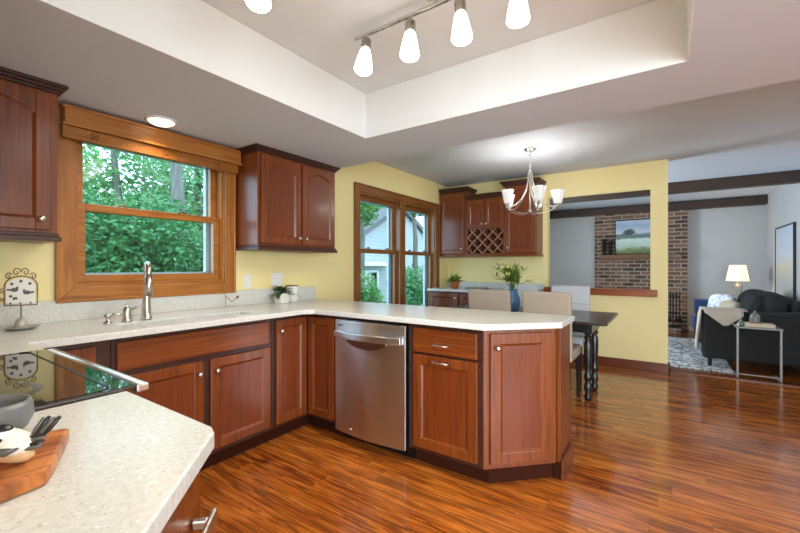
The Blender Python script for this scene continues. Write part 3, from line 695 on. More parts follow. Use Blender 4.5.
# bird ornament with dish
t = thing('wire_ornament', 'scrolled wire stand with white bird plaque over a gray dish, on the corner worktop', 'ornament', (.525, 2.62, .911))
FO = Fr((.525, 2.62, 0), (.93, -.36, 0), (-.36, -.93, 0)); FO.u = FO.u*.72
MB(FO).lathe([(.02, 0), (.05, .003), (.070, .014), (.072, .016), (.066, .016), (.045, .007), (.02, .006)], (0, 0, .9112), 28).build('dish', M['pewter'], t, 0, True)
MB(FO).lathe([(.028, 0), (.024, .02), (.020, .035), (.012, .05), (.004, .052)], (0, 0, .9172), 16).build('foot', M['pewter'], t, 0, True)
MB(FO).tube([(0, 0, .965), (0, 0, 1.03)], .003, 8).build('stem', M['bronze'], t)
fr_ = [(-.082, 0, 1.03), (-.082, 0, 1.125)] + [(.082*math.cos(a), 0, 1.125 + .048*math.sin(a)) for a in [PI - PI*i/12 for i in range(13)]] + [(.082, 0, 1.125), (.082, 0, 1.03), (-.082, 0, 1.03)]
MB(FO).tube(fr_, .003, 8).build('frame', M['bronze'], t)
def spiral(cx, cz, r, turns, s, z0=0): return [(cx + s*r*(1-i/26)*math.cos(2*PI*turns*i/26 + z0), 0, cz + r*(1-i/26)*math.sin(2*PI*turns*i/26 + z0)) for i in range(24)]
for cx, cz, r, s, ph in ((-.022, 1.192, .022, 1, 0), (.022, 1.192, .022, -1, 0), (-.062, 1.172, .018, 1, .4), (.062, 1.172, .018, -1, .4), (-.095, 1.10, .013, 1, 1), (-.095, 1.06, .012, 1, 2)):
    MB(FO).tube(spiral(cx, cz, r, 1.4, s, ph), .0026, 6).build('scroll', M['bronze'], t)
pq = MB(FO).prism([(-.072, 1.04), (.072, 1.04), (.072, 1.122)] + [(.072*math.cos(a), 1.122 + .04*math.sin(a)) for a in [PI*i/10 for i in range(1, 10)]] + [(-.072, 1.122)], -.003, .003, 'b').build('plaque', M['enamel'], t)
for bx, bz, s in ((-.032, 1.106, 1), (.030, 1.092, -1)):
    m = MB(FO); m.prism([(bx + .019*math.cos(a), bz + .010*math.sin(a)) for a in [2*PI*i/14 for i in range(14)]], .003, .006, 'b')
    m.prism([(bx + s*.014 + .006*math.cos(a), bz + .010 + .0075*math.sin(a)) for a in [2*PI*i/10 for i in range(10)]], .003, .0064, 'b')
    m.prism([(bx - s*.014, bz+.004), (bx - s*.038, bz+.006), (bx - s*.036, bz-.003), (bx - s*.012, bz-.005)], .003, .0056, 'b')
    m.build('bird_relief', M['bird_gray'], pq)
MB(FO).prism([(-.042, 1.056), (-.016, 1.060), (-.020, 1.072), (-.038, 1.070)], .003, .006, 'b').build('leaf_relief', M['bird_gray'], pq)
for bx, bz in ((-.045, 1.135), (.0, 1.148), (.045, 1.136), (-.05, 1.075)):
    MB(FO).prism([(bx+.009*math.cos(a), bz+.007*math.sin(a)) for a in [2*PI*i/9 for i in range(9)]], .003, .0055, 'b').build('leaf_relief', M['bird_gray'], pq)
for bx in (-.05, 0, .05):
    MB(FO).tube([(bx, .003, 1.045), (bx, .014, 1.035), (bx, .02, 1.045)], .0022, 6).build('hook', M['bronze'], t)

# planter and canister
def leaves(mb, base, n, ln, wd, lean, up, seed, curl=.35):
    R = random.Random(seed)
    for i in range(n):
        a = R.uniform(0, 2*PI); le = ln*R.uniform(.6, 1.1); el = R.uniform(*up)
        d = Vector((math.cos(a)*math.cos(el), math.sin(a)*math.cos(el), math.sin(el))); side = Vector((-math.sin(a), math.cos(a), 0)); p = Vector(base)
        prev = None; K = 4
        for j in range(K+1):
            s_ = j/K; w = wd*math.sin(PI*(.12+.86*s_))
            c = p + d*le*s_ + Vector((0, 0, -curl*le*s_*s_))
            cur = (mb.bm.verts.new(c - side*w), mb.bm.verts.new(c + Vector((0,0,-w*.25))), mb.bm.verts.new(c + side*w))
            if prev:
                mb.bm.faces.new([prev[0], prev[1], cur[1], cur[0]]); mb.bm.faces.new([prev[1], prev[2], cur[2], cur[1]])
            prev = cur
    return mb
t = thing('potted_plant', 'small leafy plant in a square white pot on the worktop corner', 'plant', (2.17, 2.69, .911))
px, py, pz = 2.15, 2.69, .9112
MB().prism([(px-.043, py-.043), (px+.043, py-.043), (px+.043, py+.043), (px-.043, py+.043)], pz, pz+.085).build('pot', M['porcelain'], t, .004)
MB().box(px-.038, px+.038, py-.038, py+.038, pz+.0855, pz+.088).build('soil', M['soil'], t)
leaves(MB(), (px, py, pz+.085), 44, .17, .014, 0, (.15, 1.15), 3, .5).build('foliage', M['leaf_plant'], t, 0, True)
cn = MB().lathe([(.05, 0), (.052, .01), (.052, .13), (.054, .135), (.048, .135), (.046, .13)], (2.30, 2.735, .9112), 24).build('canister', M['porcelain'], None, 0, True)
at_origin(cn, (2.30, 2.735, .9112)); tag(cn, 'round white canister half hidden behind the square plant pot', 'canister')
MB().lathe([(.0545, 0), (.0555, .006), (.046, .007)], (2.30, 2.735, 1.0475), 24).build('rim', M['oak_dark'], cn, 0, True)

# outlets and switches
def plate(label, x, z, w, h, n, sw=False):
    t = thing('switch_plate' if sw else 'outlet', label, 'switch' if sw else 'outlet', (x, YW, z))
    MB(FW).box(x-w/2, x+w/2, .0005, .006, z-h/2, z+h/2).build('plate', M['white'], t, .003)
    for i in range(n):
        xx = x + (i-(n-1)/2)*.046
        if sw: MB(FW).box(xx-.016, xx+.016, .006, .010, z-.03, z+.03).build('rocker', M['white'], t, .002)
        else:
            for zz in (z-.021, z+.021): MB(FW).lathe([(.015, 0), (.015, .003), (.002, .0035)], (xx, .006, zz), 16, (0, -1, 0)).build('socket', M['porcelain'], t)
    return t
plate('white outlet beside the sink window casing, above the backsplash', 1.915, 1.10, .075, .118, 1)
plate('white double rocker plate above the small white planter', 2.20, 1.105, .118, .118, 2, True)

# cutting board, bowl and bird
bz = .9112
t = MB().prism([(-.08, .715), (.10, .708), (.172, .722), (.188, .752), (.238, .872), (.232, .882), (.15, .905), (-.08, .93)], bz, bz+.024).build('cutting_board', M['acacia'], None, .005)
tag(t, 'angular acacia wood cutting board on the nearest worktop', 'cutting board')
b_ = MB().lathe([(.030, 0), (.050, .010), (.058, .03), (.056, .050), (.052, .060), (.048, .058), (.049, .045), (.042, .02), (.015, .010)], (.165, 1.02, bz), 32).build('stone_bowl', M['stoneware'], None, 0, True)
at_origin(b_, (.165, 1.02, bz)); tag(b_, 'round gray stoneware bowl behind the bird figurine', 'bowl')
z0 = bz+.0245
FB = Fr((.149, .780, z0), (.566, -.824, 0), (-.824, -.566, 0))
t = thing('bird_figurine', 'black and white ceramic songbird sitting on the cutting board', 'figurine', (.142, .79, z0))
MB(FB).tube([(-.030, 0, .012), (-.022, 0, .0125), (0, 0, .013), (.018, 0, .0125), (.028, 0, .013)], [.003, .0105, .0125, .010, .003], 16).build('belly', M['bird_buff'], t, 0, True)
MB(FB).tube([(-.024, 0, .026), (-.018, 0, .029), (-.004, 0, .030), (.012, 0, .028), (.026, -.002, .027), (.034, -.003, .028)], [.006, .015, .019, .016, .009, .003], 18).build('body', M['bird_white'], t, 0, True)
MB(FB).ball((-.012, .006, .043), (.0155, .0155, .0135), 18).build('head', M['bird_white'], t, 0, True)
MB(FB).ball((-.011, .006, .0485), (.0125, .0125, .0095), 16).build('cap', M['bird_black'], t, 0, True)
for a_ in (-.014, .0):
    MB(FB).ball((a_, .0205, .041), (.0026, .0026, .0026), 10).build('eye', M['bird_black'], t, 0, True)
MB(FB).tube([(-.007, .018, .037), (-.007, .028, .034)], [.004, .0006], 10).build('beak', M['bird_black'], t, 0, True)
MB(FB).tube([(-.026, .008, .029), (-.012, .016, .024), (.004, .0175, .023), (.018, .011, .027)], [.002, .0055, .006, .002], 12).build('wing', M['bird_gray'], t, 0, True)
for i in range(4):
    o = i*.0062
    MB(FB).tube([(.020+o*.4, -.004, .030), (.026+o, -.006, .046), (.036+o*1.25, -.008, .062 + .002*(i % 2))], [.0022, .0036, .0026], 8).build('tail_feather', M['bird_black' if i % 2 else 'bird_gray'], t, 0, True)
for i in range(4):
    MB(FB).tube([(.018, .006-.002*i, .022+.004*i), (.030, .006-.003*i, .024+.005*i), (.044, .004-.003*i, .028+.005*i)], [.002, .0034, .0018], 8).build('wing_feather', M['bird_black' if i % 2 else 'bird_gray'], t, 0, True)

# ------------------------------------------------------------------ ceiling lights
def track_light(label, x, y0, y1, heads, watts):
    t = thing('track_light', label, 'track light', (x, (y0+y1)/2, CEIL))
    ym = (y0+y1)/2
    MB().lathe([(.055, 0), (.055, -.018), (.03, -.026)], (x, ym, CEIL-.001), 24).build('canopy', M['nickel'], t, 0, True)
    MB().tube([(x, ym, CEIL-.026), (x, ym, 2.392)], .008, 8).build('stem', M['nickel'], t)
    MB().box(x-.008, x+.008, y0, y1, 2.378, 2.392).build('bar', M['nickel'], t, .003)
    for y, dx, dy in heads:
        ax = Vector((dx, dy, -1)).normalized(); p = Vector((x, y, 2.377))
        MB().tube([tuple(p), tuple(p + ax*.028)], .006, 8).build('swivel', M['nickel'], t)
        hd = MB().lathe([(.014, 0), (.025, .004), (.025, .052), (.028, .056)], p + ax*.024, 18, ax).build('head', M['nickel'], t, 0, True)
        MB().lathe([(.023, 0), (.027, .01), (.041, .08), (.046, .112), (.041, .12), (.01, .124)], p + ax*.080, 20, ax).build('glass_shade', M['bulb'], hd, 0, True)
        point('track_bulb', tuple(p + ax*.225), .35, (1, .95, .88), .04, t)
        point('track_spot', tuple(p + ax*.225), watts, (1, .90, .76), .035, t, spot=2.75, aim=(0, 0, -1))
    return t
track_light('brushed nickel track light with frosted glass heads over the peninsula side', 1.52, .38, 1.325, [(1.245, -.22, -.05), (.985, -.12, -.05), (.735, -.05, -.08), (.485, .02, 0)], 13)
track_light('second nickel track light nearer the range, one glass tip showing', .90, .40, 1.33, [(1.25, -.08, -.06), (.99, -.1, 0), (.74, -.05, 0), (.49, 0, 0)], 6)
t = thing('recessed_light', 'round glowing ceiling light above the sink window blind', 'ceiling light', (1.16, 2.60, SOF))
MB().lathe([(.088, 0), (.088, -.006), (.080, -.010), (.072, -.010), (.072, -.002)], (1.16, 2.60, SOF-.0005), 28, capt=False, capb=False).build('trim_ring', M['white'], t, 0, True)
MB().lathe([(.072, 0), (.068, -.012), (.05, -.022), (.02, -.027)], (1.16, 2.60, SOF-.004), 28).build('lens', M['lens'], t, 0, True)
point('recessed_bulb', (1.16, 2.60, SOF-.05), 9, (1, .74, .42), .05, t, spot=2.4, aim=(0, 0, -1))

# chandelier
CX, CY = 4.135, 1.19
t = thing('chandelier', 'brushed nickel five-arm chandelier with white glass shades over the dining table', 'chandelier', (CX, CY, CEIL))
MB().lathe([(.062, 0), (.062, -.006), (.04, -.02), (.012, -.03), (.006, -.036)], (CX, CY, CEIL-.001), 24).build('canopy', M['nickel'], t, 0, True)
m = MB()
for i in range(7):
    z = CEIL-.048-.026*i; r = .011
    ring = [(CX + (r*math.cos(a) if i % 2 else 0), CY + (0 if i % 2 else r*math.cos(a)), z + .018*math.sin(a)) for a in [2*PI*j/10 for j in range(11)]]
    m.tube(ring, .0028, 6)
m.build('chain', M['nickel'], t)
MB().lathe([(.004, 0), (.02, -.01), (.022, -.03), (.012, -.04), (.009, -.06), (.009, -.40), (.020, -.415), (.022, -.43), (.012, -.445), (.003, -.452)], (CX, CY, 2.225), 18).build('stem', M['nickel'], t, 0, True)
ang0 = math.atan2(-.961, .277)
for i in range(5):
    a = ang0 + 2*PI*i/5; dx, dy = math.cos(a), math.sin(a)
    def q(r, z): return (CX + dx*r, CY + dy*r, z)
    MB().tube([q(.018, 2.205), q(.024, 2.12), q(.05, 2.02), (q(.10, 1.925)), q(.17, 1.855), q(.235, 1.828), q(.27, 1.846)], .0075, 8).build('arm', M['nickel'], t, 0, True)
    MB().tube([q(.008, 1.785), q(.08, 1.772), q(.16, 1.782), q(.235, 1.815), q(.265, 1.846)], .005, 8).build('scroll', M['nickel'], t, 0, True)
    MB().lathe([(.022, 0), (.026, .006), (.012, .016), (.012, .03)], q(.27, 1.838), 16).build('cup', M['nickel'], t, 0, True)
    m = MB(); pr = [(.030, 0), (.036, .012), (.046, .07), (.056, .115), (.063, .135)]; rings = []
    for r, h in pr:
        rings.append([m.bm.verts.new(Vector(q(.27, 1.868+h)) + Vector((math.cos(b), math.sin(b), 0))*r*(1.0 + .10*math.cos(4*(b-a)))) for b in [2*PI*k/24 for k in range(24)]])
    for P_, Q_ in zip(rings, rings[1:]):
        for k in range(24): m.bm.faces.new([P_[k], P_[(k+1) % 24], Q_[(k+1) % 24], Q_[k]])
    m.bm.faces.new(rings[0][::-1])
    m.build('glass_shade', M['shade_glow'], t, 0, True, solid=.004)
    point('chandelier_bulb', q(.27, 2.03), 2.4, (1, .95, .88), .03, t)

# ------------------------------------------------------------------ dining side: hutch
FX = Fr((5.12, 0, 0), (0, 1, 0), (-1, 0, 0))
def hutch_cab(label, y0, y1, z0, z1, doors, cz, wide, rack=None):
    t = thing('wall_cabinet', label, 'cabinet', (XD, (y0+y1)/2, z0))
    f = 5.12
    if rack:
        zr = rack; m = MB()
        m.box(f, XD-.002, y0, y1, zr, z1).box(f, XD-.002, y0, y0+.018, z0, zr).box(f, XD-.002, y1-.018, y1, z0, zr).box(f, XD-.002, y0+.018, y1-.018, z0, z0+.018).box(XD-.02, XD-.002, y0+.018, y1-.018, z0+.018, zr)
        m.build('carcass', M['cherry'], t, .002)
        m = MB(FX); a0, a1, c0, c1 = y0+.018, y1-.018, z0+.018, zr
        step = (a1-a0)/3.5
        import itertools
        for s in (1, -1):
            for k in range(-6, 12):
                # lines c = c0 + s*(a - ak)
                ak = a0 + k*step; pts = []
                for a in (a0, a1):
                    c = c0 + s*(a-ak)
                    if c0 <= c <= c1: pts.append((a, c))
                for c in (c0, c1):
                    a = ak + (c-c0)/s
                    if a0 < a < a1: pts.append((a, c))
                if len(pts) >= 2 and abs(pts[0][0]-pts[1][0]) > .03:
                    (p, pc), (q_, qc) = pts[0], pts[1]; n_ = Vector((qc-pc, -(q_-p))).normalized()*.009
                    m.prism([(p+n_.x, pc+n_.y), (q_+n_.x, qc+n_.y), (q_-n_.x, qc-n_.y), (p-n_.x, pc-n_.y)], -.26, -.004 - (.003 if s > 0 else 0), 'b')
        m.build('wine_lattice', wood('lattice_wood', rgb(120, 74, 52), rgb(176, 124, 92), 'z', .4), t)
    else: MB().box(f, XD-.002, y0, y1, z0, z1).build('carcass', M['cherry'], t, .002)
    m = MB()
    for i in range(3):
        e = wide*(i+1)/3; m.box(f-e, XD-.002, y0-(e if cz else 0), y1+(e if cz and y1 < 2.7 else .0), z1+.022*i, z1+.022*(i+1))
    m.build('crown_moulding', M['cherry_dark'], t, .002)
    for a, b, c, d, kx, kz in doors: door(t, FX, a, b, c, d, kn=(kx, kz), arch=.04, st=.05)
    return t
hutch_cab('tall cherry hutch cabinet in the dining corner next to the double window', 2.375, 2.795, 1.385, 2.29, [(2.40, 2.78, 1.40, 2.275, 2.43, 1.47)], True, .045)
hutch_cab('lower middle hutch cabinet with wine lattice under two small arched doors', 1.815, 2.372, 1.385, 2.165, [(1.83, 2.088, 1.765, 2.15, 2.06, 1.81), (2.098, 2.357, 1.765, 2.15, 2.126, 1.81)], False, .03, 1.745)
hutch_cab('tall cherry hutch cabinet nearest the pass-through opening', 1.39, 1.812, 1.385, 2.29, [(1.405, 1.797, 1.40, 2.275, 1.765, 1.47)], True, .05)
t = tag(MB().box(5.095, XD-.002, 1.375, 2.80, 1.355, 1.383).build('hutch_shelf', M['cherry_y'], None, .004), 'long cherry rail board under the three hutch cabinets', 'shelf')
t = thing('base_cabinet', 'cherry hutch base cabinet standing under the wine lattice', 'cabinet', (5.1, 2.1, 0))
MB().box(4.80, XD-.002, 1.40, 2.795, .105, .876).build('carcass', M['cherry_dark'], t, .002); MB().box(4.87, XD-.002, 1.40, 2.795, 0, .105).build('toe_kick', M['toe'], t)
FH = Fr((4.80, 0, 0), (0, 1, 0), (-1, 0, 0))
for i in range(3):
    y = 1.42 + .458*i; door(t, FH, y, y+.44, .13, .855, kn=(y+.04, .79))
t = tag(MB().box(4.765, XD-.002, 1.385, 2.812, .8765, .909).build('countertop', M['quartz'], None, .003), 'pale worktop on the hutch base in the dining corner', 'countertop')
MB().box(XD-.02, XD-.002, 1.385, 2.812, .9095, .99).build('backsplash', M['quartz'], t, .002)
t = thing('potted_plant', 'bushy cream-leaved plant in orange clay pot on the hutch worktop', 'plant', (4.98, 2.48, .909))
MB().lathe([(.042, 0), (.058, .085), (.064, .086), (.064, .105), (.054, .105), (.05, .09)], (4.98, 2.48, .9095), 22).build('pot', M['terracotta'], t, 0, True)
leaves(MB(), (4.98, 2.48, 1.01), 70, .17, .026, 0, (.05, 1.4), 8, .35).build('foliage', M['leaf_lime'], t, 0, True)
m = MB(); R = random.Random(4)
for i in range(14):
    a, e = R.uniform(0, 2*PI), R.uniform(.1, 1.5); r = .10
    m.ball((4.98+r*math.cos(a)*math.cos(e), 2.48+r*math.sin(a)*math.cos(e), 1.04+.13*math.sin(e)), .014, 8)
m.build('blossoms', M['blossom'], t, 0, True)
t = tag(MB().box(4.90, 5.08, 2.02, 2.28, .9095, .935).build('serving_tray', M['gray_metal'], None, .004), 'low gray tray on the hutch worktop right of the clay pot', 'tray')

# dining table
t = thing('dining_table', 'worn black dining table with turned legs behind the peninsula', 'table', (4.08, 1.25, 0))
MB().prism([(3.63, .44), (3.65, .417), (4.51, .417), (4.53, .44), (4.53, 2.06), (4.51, 2.08), (3.65, 2.08), (3.63, 2.06)], .722, .75).build('tabletop', M['black_top'], t, .004)
m = MB(); ax0, ax1, ay0, ay1 = 3.84, 4.32, .56, 1.94
m.box(ax0, ax1, ay0, ay0+.025, .62, .7215).box(ax0, ax1, ay1-.025, ay1, .62, .7215).box(ax0, ax0+.025, ay0+.025, ay1-.025, .62, .7215).box(ax1-.025, ax1, ay0+.025, ay1-.025, .62, .7215)
m.build('apron', M['black_wood'], t, .003)
LEG = [(.022, 0), (.028, .01), (.034, .04), (.022, .07), (.036, .11), (.030, .15), (.020, .17), (.034, .20), (.036, .23), (.022, .26), (.030, .30), (.036, .45), (.034, .52), (.022, .55), (.036, .57), (.022, .60), (.040, .61), (.040, .721)]
for x in (3.89, 4.27):
    for y in (.60, 1.90):
        MB().lathe(LEG, (x, y, 0), 18).build('leg', M['black_wood'], t, 0, True)
t = thing('vase', 'blue glass vase standing on the dining table', 'vase', (4.02, 1.335, .75))
MB().lathe([(.04, 0), (.062, .012), (.075, .08), (.072, .14), (.052, .19), (.046, .21), (.054, .232), (.048, .23), (.042, .21), (.046, .19), (.062, .13)], (4.02, 1.335, .7505), 28).build('body', M['blue_glass'], t, 0, True)
t = thing('flower_bouquet', 'spray of yellow-green stems and cream blossoms in the blue vase', 'flowers', (4.02, 1.335, .95))
m = MB(); m2 = MB(); m3 = MB(); R = random.Random(12)
for i in range(26):
    a = R.uniform(0, 2*PI); sp_ = R.uniform(.06, .30); hh = R.uniform(.14, .36)
    p0 = Vector((4.02, 1.335, .94)); p2 = p0 + Vector((math.cos(a)*sp_, math.sin(a)*sp_, hh)); p1 = p0 + Vector((math.cos(a)*sp_*.3, math.sin(a)*sp_*.3, hh*.65))
    m.tube([tuple(p0), tuple(p1), tuple(p2)], [.0028, .0025, .0015], 5)
    leaves(m2, tuple(p1), 5, .13, .014, 0, (.3, 1.2), 50+i, .3); leaves(m2, tuple(p1*.4+p2*.6), 4, .09, .010, 0, (.2, 1.2), 90+i, .3)
    if i % 2 == 0:
        for j in range(4): m3.ball(tuple(p2 + Vector((R.uniform(-.018, .018), R.uniform(-.018, .018), R.uniform(-.03, .012)))), .009, 8)
m.build('stems', M['leaf_lime'], t, 0, True); m2.build('foliage', M['leaf_lime'], t, 0, True); m3.build('blossoms', M['blossom'], t, 0, True)

# chairs
def chair(label, loc, rz, mat, seam=False):
    """origin at the seat centre on the floor; faces +x; back at -x"""
    t = thing('dining_chair', label, 'chair', (0, 0, 0), 'upholstered chairs around the dining table')
    m = MB(Fr((0,0,0), (0,1,0), (1,0,0)))
    MB().box(-.20, .24, -.205, .205, .40, .49).build('seat', mat, t, .02)
    n_ = 8; pr = []
    for i in range(n_+1):
        z = .40 + .60*i/n_; x = -.205 - .055*(i/n_)**1.3
        pr.append((x, z))
    poly = [(x+.055, z) for x, z in pr] + [(x, z) for x, z in pr[::-1]]
    bk = MB(Fr((0,0,0), (1,0,0), (0,1,0))).prism(poly, -.205, .205, 'b').build('backrest', mat, t, .015)
    if seam:
        MB().box(-.183, -.172, -.20, .20, .80, .806).build('seam', M['linen'], bk)
    for x, y, k in ((-.205, -.18, -.03), (-.205, .18, -.03), (.205, -.18, 0), (.205, .18, 0)):
        MB().tube([(x, y, .40), (x+k, y, 0)], [.024, .016], 4).build('leg', M['black_wood'], t)
    t.location = loc; t.rotation_euler = (0, 0, rz); return t
chair('taupe linen chair backing the peninsula end, nearest the wall opening', (3.75, .875, 0), 0, M['linen'])
chair('taupe linen chair backing the peninsula, beside the vase and hutch', (3.75, 1.40, 0), 0, M['linen'])
chair('pale gray upholstered chair facing us beneath the pass-through sill', (4.55, .92, 0), PI, M['linen_light'], True)
chair('pale gray upholstered chair facing us behind the blue vase', (4.475, 1.46, 0), PI, M['linen_light'], True)

# ------------------------------------------------------------------ living room
fp = thing('fireplace', 'brown brick fireplace wall with a raised hearth in the living room', 'fireplace', (9.1, .48, 0))
MB().box(9.03, XF-.001, -.30, 1.265, 0, 2.289).build('brick_face', M['brick'], fp)
fbx = MB().box(9.02, 9.031, .14, .82, .12, .72).build('firebox', M['black'], fp)
MB().box(8.72, 9.029, -.20, 1.165, 0, .10).build('hearth', M['brick'], fp, .004)
MB().box(8.85, 9.03, -.20, 1.165, 1.37, 1.455).build('mantel', M['mantel'], fp, .006)
t = thing('framed_painting', 'landscape painting of a lake and hill leaning on the mantel', 'painting', (8.99, .48, 1.4555))
MB().box(8.985, 9.01, .09, .885, 1.456, 2.15).build('frame', M['black'], t, .003)
cv = MB().box(8.978, 8.9845, .105, .87, 1.471, 2.135).build('canvas', M['landscape'], t)
for i, (y, h_) in enumerate(((1.075, .32), (.955, .27))):
    t = MB().lathe([(.06, 0), (.06, .015), (.03, .03), (.024, h_*.22), (.054, h_*.32), (.024, h_*.42), (.05, h_*.55), (.024, h_*.66), (.044, h_*.78), (.026, h_*.85), (.052, h_*.9), (.046, h_)], (8.93, y, 1.4555), 16).build('candlestick', M['iron'], None, 0, True)
    at_origin(t, (8.93, y, 1.4555)); tag(t, ['tall black turned candlestick at the outer end of the mantel', 'shorter black candlestick next to the landscape painting'][i], 'candlestick', 'black candlesticks on the mantel')
t = thing('fireplace_tools', 'black iron fireplace tool stand on the hearth', 'fireplace tools', (8.86, -.08, .10))
MB().lathe([(.09, 0), (.09, .015), (.02, .03)], (8.86, -.08, .1005), 16).build('base', M['iron'], t)
MB().tube([(8.86, -.08, .12), (8.86, -.08, .74)], .011, 8).build('post', M['iron'], t)
MB().tube([(8.86, -.19, .66), (8.86, -.08, .70), (8.86, .03, .66)], .009, 8).build('crossbar', M['iron'], t)
for y, w in ((-.18, .03), (-.125, .02), (-.035, .018), (.02, .034)):
    MB().tube([(8.84, y, .76), (8.84, y, .24)], .009, 8).box(8.83, 8.85, y-w, y+w, .18, .26).build('tool', M['iron'], t)
t = tag(MB().box(5.80, 8.17, -.62, 2.2, 0, .012).build('area_rug', M['rug'], None, .003), 'mottled gray and white area rug on the living room floor', 'rug')

# sofa along the side wall, arm end towards the camera
t = thing('sofa', 'charcoal upholstered sofa with its arm end towards the kitchen', 'sofa', (7.0, -.85, 0))
MB().box(6.02, 7.9, YS+.05, -.38, .14, .40).build('base', M['charcoal'], t, .03)
for x0, x1 in ((6.0, 6.2),):
    m = MB(Fr((0,0,0), (1,0,0), (0,1,0)))
    m.prism([(-.345, .11), (-.345, .655), (-.40, .685), (-.98, .685), (YS+.05, .72), (YS+.05, .11)], x0, x1, 'a')
    m.build('arm', M['charcoal'], t, .03)
MB().box(6.2, 7.9, YS+.05, YS+.25, .14, .80).build('back', M['charcoal'], t, .05)
for x in (6.21, 7.06):
    MB().box(x, x+.83, -1.12, -.36, .405, .53).build('seat_cushion', M['charcoal'], t, .04)
def puff(name, mat, parent, c, rad, rot=(0,0,0), seed=1, ridges=0):
    bm = bmesh.new(); bmesh.ops.create_uvsphere(bm, u_segments=28, v_segments=18, radius=1)
    R = random.Random(seed); ph = R.uniform(0, 6)
    Mx = Matrix.Rotation(rot[2], 4, 'Z') @ Matrix.Rotation(rot[1], 4, 'Y') @ Matrix.Rotation(rot[0], 4, 'X')
    for v in bm.verts:
        x, y, z = v.co
        f = lambda q: math.copysign(abs(q)**.55, q)
        edge = max(abs(f(x)), abs(f(z)))
        yy = y*(1 + .08*math.sin(5*x+ph)*math.cos(4*z+ph)) + (ridges*.12*math.sin(9*x+3*z) if ridges else 0)
        v.co = Mx @ Vector((f(x)*rad[0], yy*rad[1], f(z)*rad[2])) + Vector(c)
    mb = MB(); mb.bm.free(); mb.bm = bm
    return mb.build(name, mat, parent, 0, True)
puff('back_cushion', M['charcoal'], t, (6.56, -1.02, .70), (.36, .17, .21), (.25, 0, 0), 1, 1)
puff('back_cushion', M['charcoal'], t, (7.32, -1.02, .70), (.36, .17, .20), (.25, 0, 0), 2, 1)
for x, y in ((6.06, -.42), (6.06, YS+.12), (7.86, -.42), (7.86, YS+.12)):
    MB().lathe([(.02, .0), (.028, .14)], (x, y, .012 if y > -.6 else 0.0), 10).build('leg', M['black_wood'], t)
o = puff('throw_pillow', M['charcoal'], None, (6.38, -.86, .74), (.15, .085, .15), (.35, .1, .3), 7, 1); at_origin(o, (6.38, -.86, .6)); tag(o, 'gathered dark gray pillow nearest the sofa arm end', 'pillow', 'pillows on the sofa')
o = puff('throw_pillow', M['sand'], None, (7.0, -.70, .635), (.17, .075, .115), (.3, 0, .5), 3); at_origin(o, (7.0, -.70, .53)); tag(o, 'plain sand colored pillow in the middle of the sofa', 'pillow', 'pillows on the sofa')
o = puff('throw_pillow', M['pillow_white'], None, (7.52, -.66, .67), (.20, .085, .14), (.3, 0, .7), 4); at_origin(o, (7.52, -.66, .53)); tag(o, 'white and blue patterned pillow at the far end of the sofa', 'pillow', 'pillows on the sofa')
# throw blanket draped over the arm
m = MB(); NX, NY = 14, 16
def thr(i, j):
    s_ = i/NX; u = j/NY       # u: from over the seat side (+y hang) across the arm top
    y = -.33 + .0; 
    L_ = u*1.0
    if L_ < .50: y, z = -.325 + .012*math.sin(9*s_+L_*8) + .06*(.5-L_), .19 + L_*1.02
    else: y, z = -.33 - (L_-.50)*.85, .703 + .006*math.sin(s_*8)
    x = 5.97 + s_*.27 
    if L_ < .5: x = 5.99 + s_*.26 + .10*(.5-L_)
    return (x, y, z)
g = [[m.bm.verts.new(thr(i, j)) for j in range(NY+1)] for i in range(NX+1)]
for i in range(NX):
    for j in range(NY): m.bm.faces.new([g[i][j], g[i+1][j], g[i+1][j+1], g[i][j+1]])
# corner flap hanging on the arm's outer face
h = [[m.bm.verts.new((5.975 - .004*k, -.36 - .36*i/8, .70 - (.20*k/6)*(1-abs(i/8-.55)*1.6 if abs(i/8-.55)*1.6 < 1 else 0))) for k in range(7)] for i in range(9)]
for i in range(8):
    for k in range(6): m.bm.faces.new([h[i][k], h[i+1][k], h[i+1][k+1], h[i][k+1]])
o = m.build('throw_blanket', M['throw'], None, 0, True, solid=.010); at_origin(o, (6.1, -.5, .7)); tag(o, 'beige knit throw draped over the near sofa arm', 'blanket')

# side table with its things
t = thing('side_table', 'narrow weathered metal side table tucked against the sofa arm', 'table', (5.80, -.81, 0))
MB().box(5.66, 5.93, -1.0, -.62, .54, .555).build('tabletop', M['gray_metal'], t, .002)
for y in (-.635, -.985):
    MB().box(5.665, 5.683, y-.009, y+.009, .012, .54).build('leg', M['gray_metal'], t, .001)
    MB().box(5.665, 5.93, y-.009, y+.009, 0, .012).build('foot', M['gray_metal'], t, .001)
MB().box(5.668, 5.68, -.975, -.645, .03, .042).build('stretcher', M['gray_metal'], t, .001)
t = thing('book', 'cream covered book lying flat on the metal side table', 'book', (5.80, -.83, .5555))
MB().box(5.72, 5.88, -.95, -.70, .5555, .5605).box(5.72, 5.88, -.95, -.70, .586, .591).box(5.72, 5.726, -.95, -.70, .5605, .586).build('cover', M['paper'], t, .001)
MB().box(5.727, 5.875, -.945, -.705, .561, .5855).build('pages', M['pages'], t)
t = thing('glass_cloche', 'clear glass dome standing on the book on the side table', 'cloche', (5.86, -.82, .5915))
MB().lathe([(.055, 0), (.055, .008), (.03, .008)], (5.84, -.80, .5915), 20).build('base', M['oak_dark'], t)
MB().lathe([(.045, 0), (.047, .05), (.038, .085), (.012, .105), (.008, .112), (.012, .122), (.003, .13)], (5.84, -.80, .60), 20, capb=False).build('dome', M['clear'], t, 0, True)
t = MB().lathe([(.034, 0), (.04, .012), (.03, .04), (.012, .065), (.009, .10), (.013, .108), (.006, .112)], (5.74, -.672, .5555), 16).build('glass_bottle', M['smoke_glass'], None, 0, True)
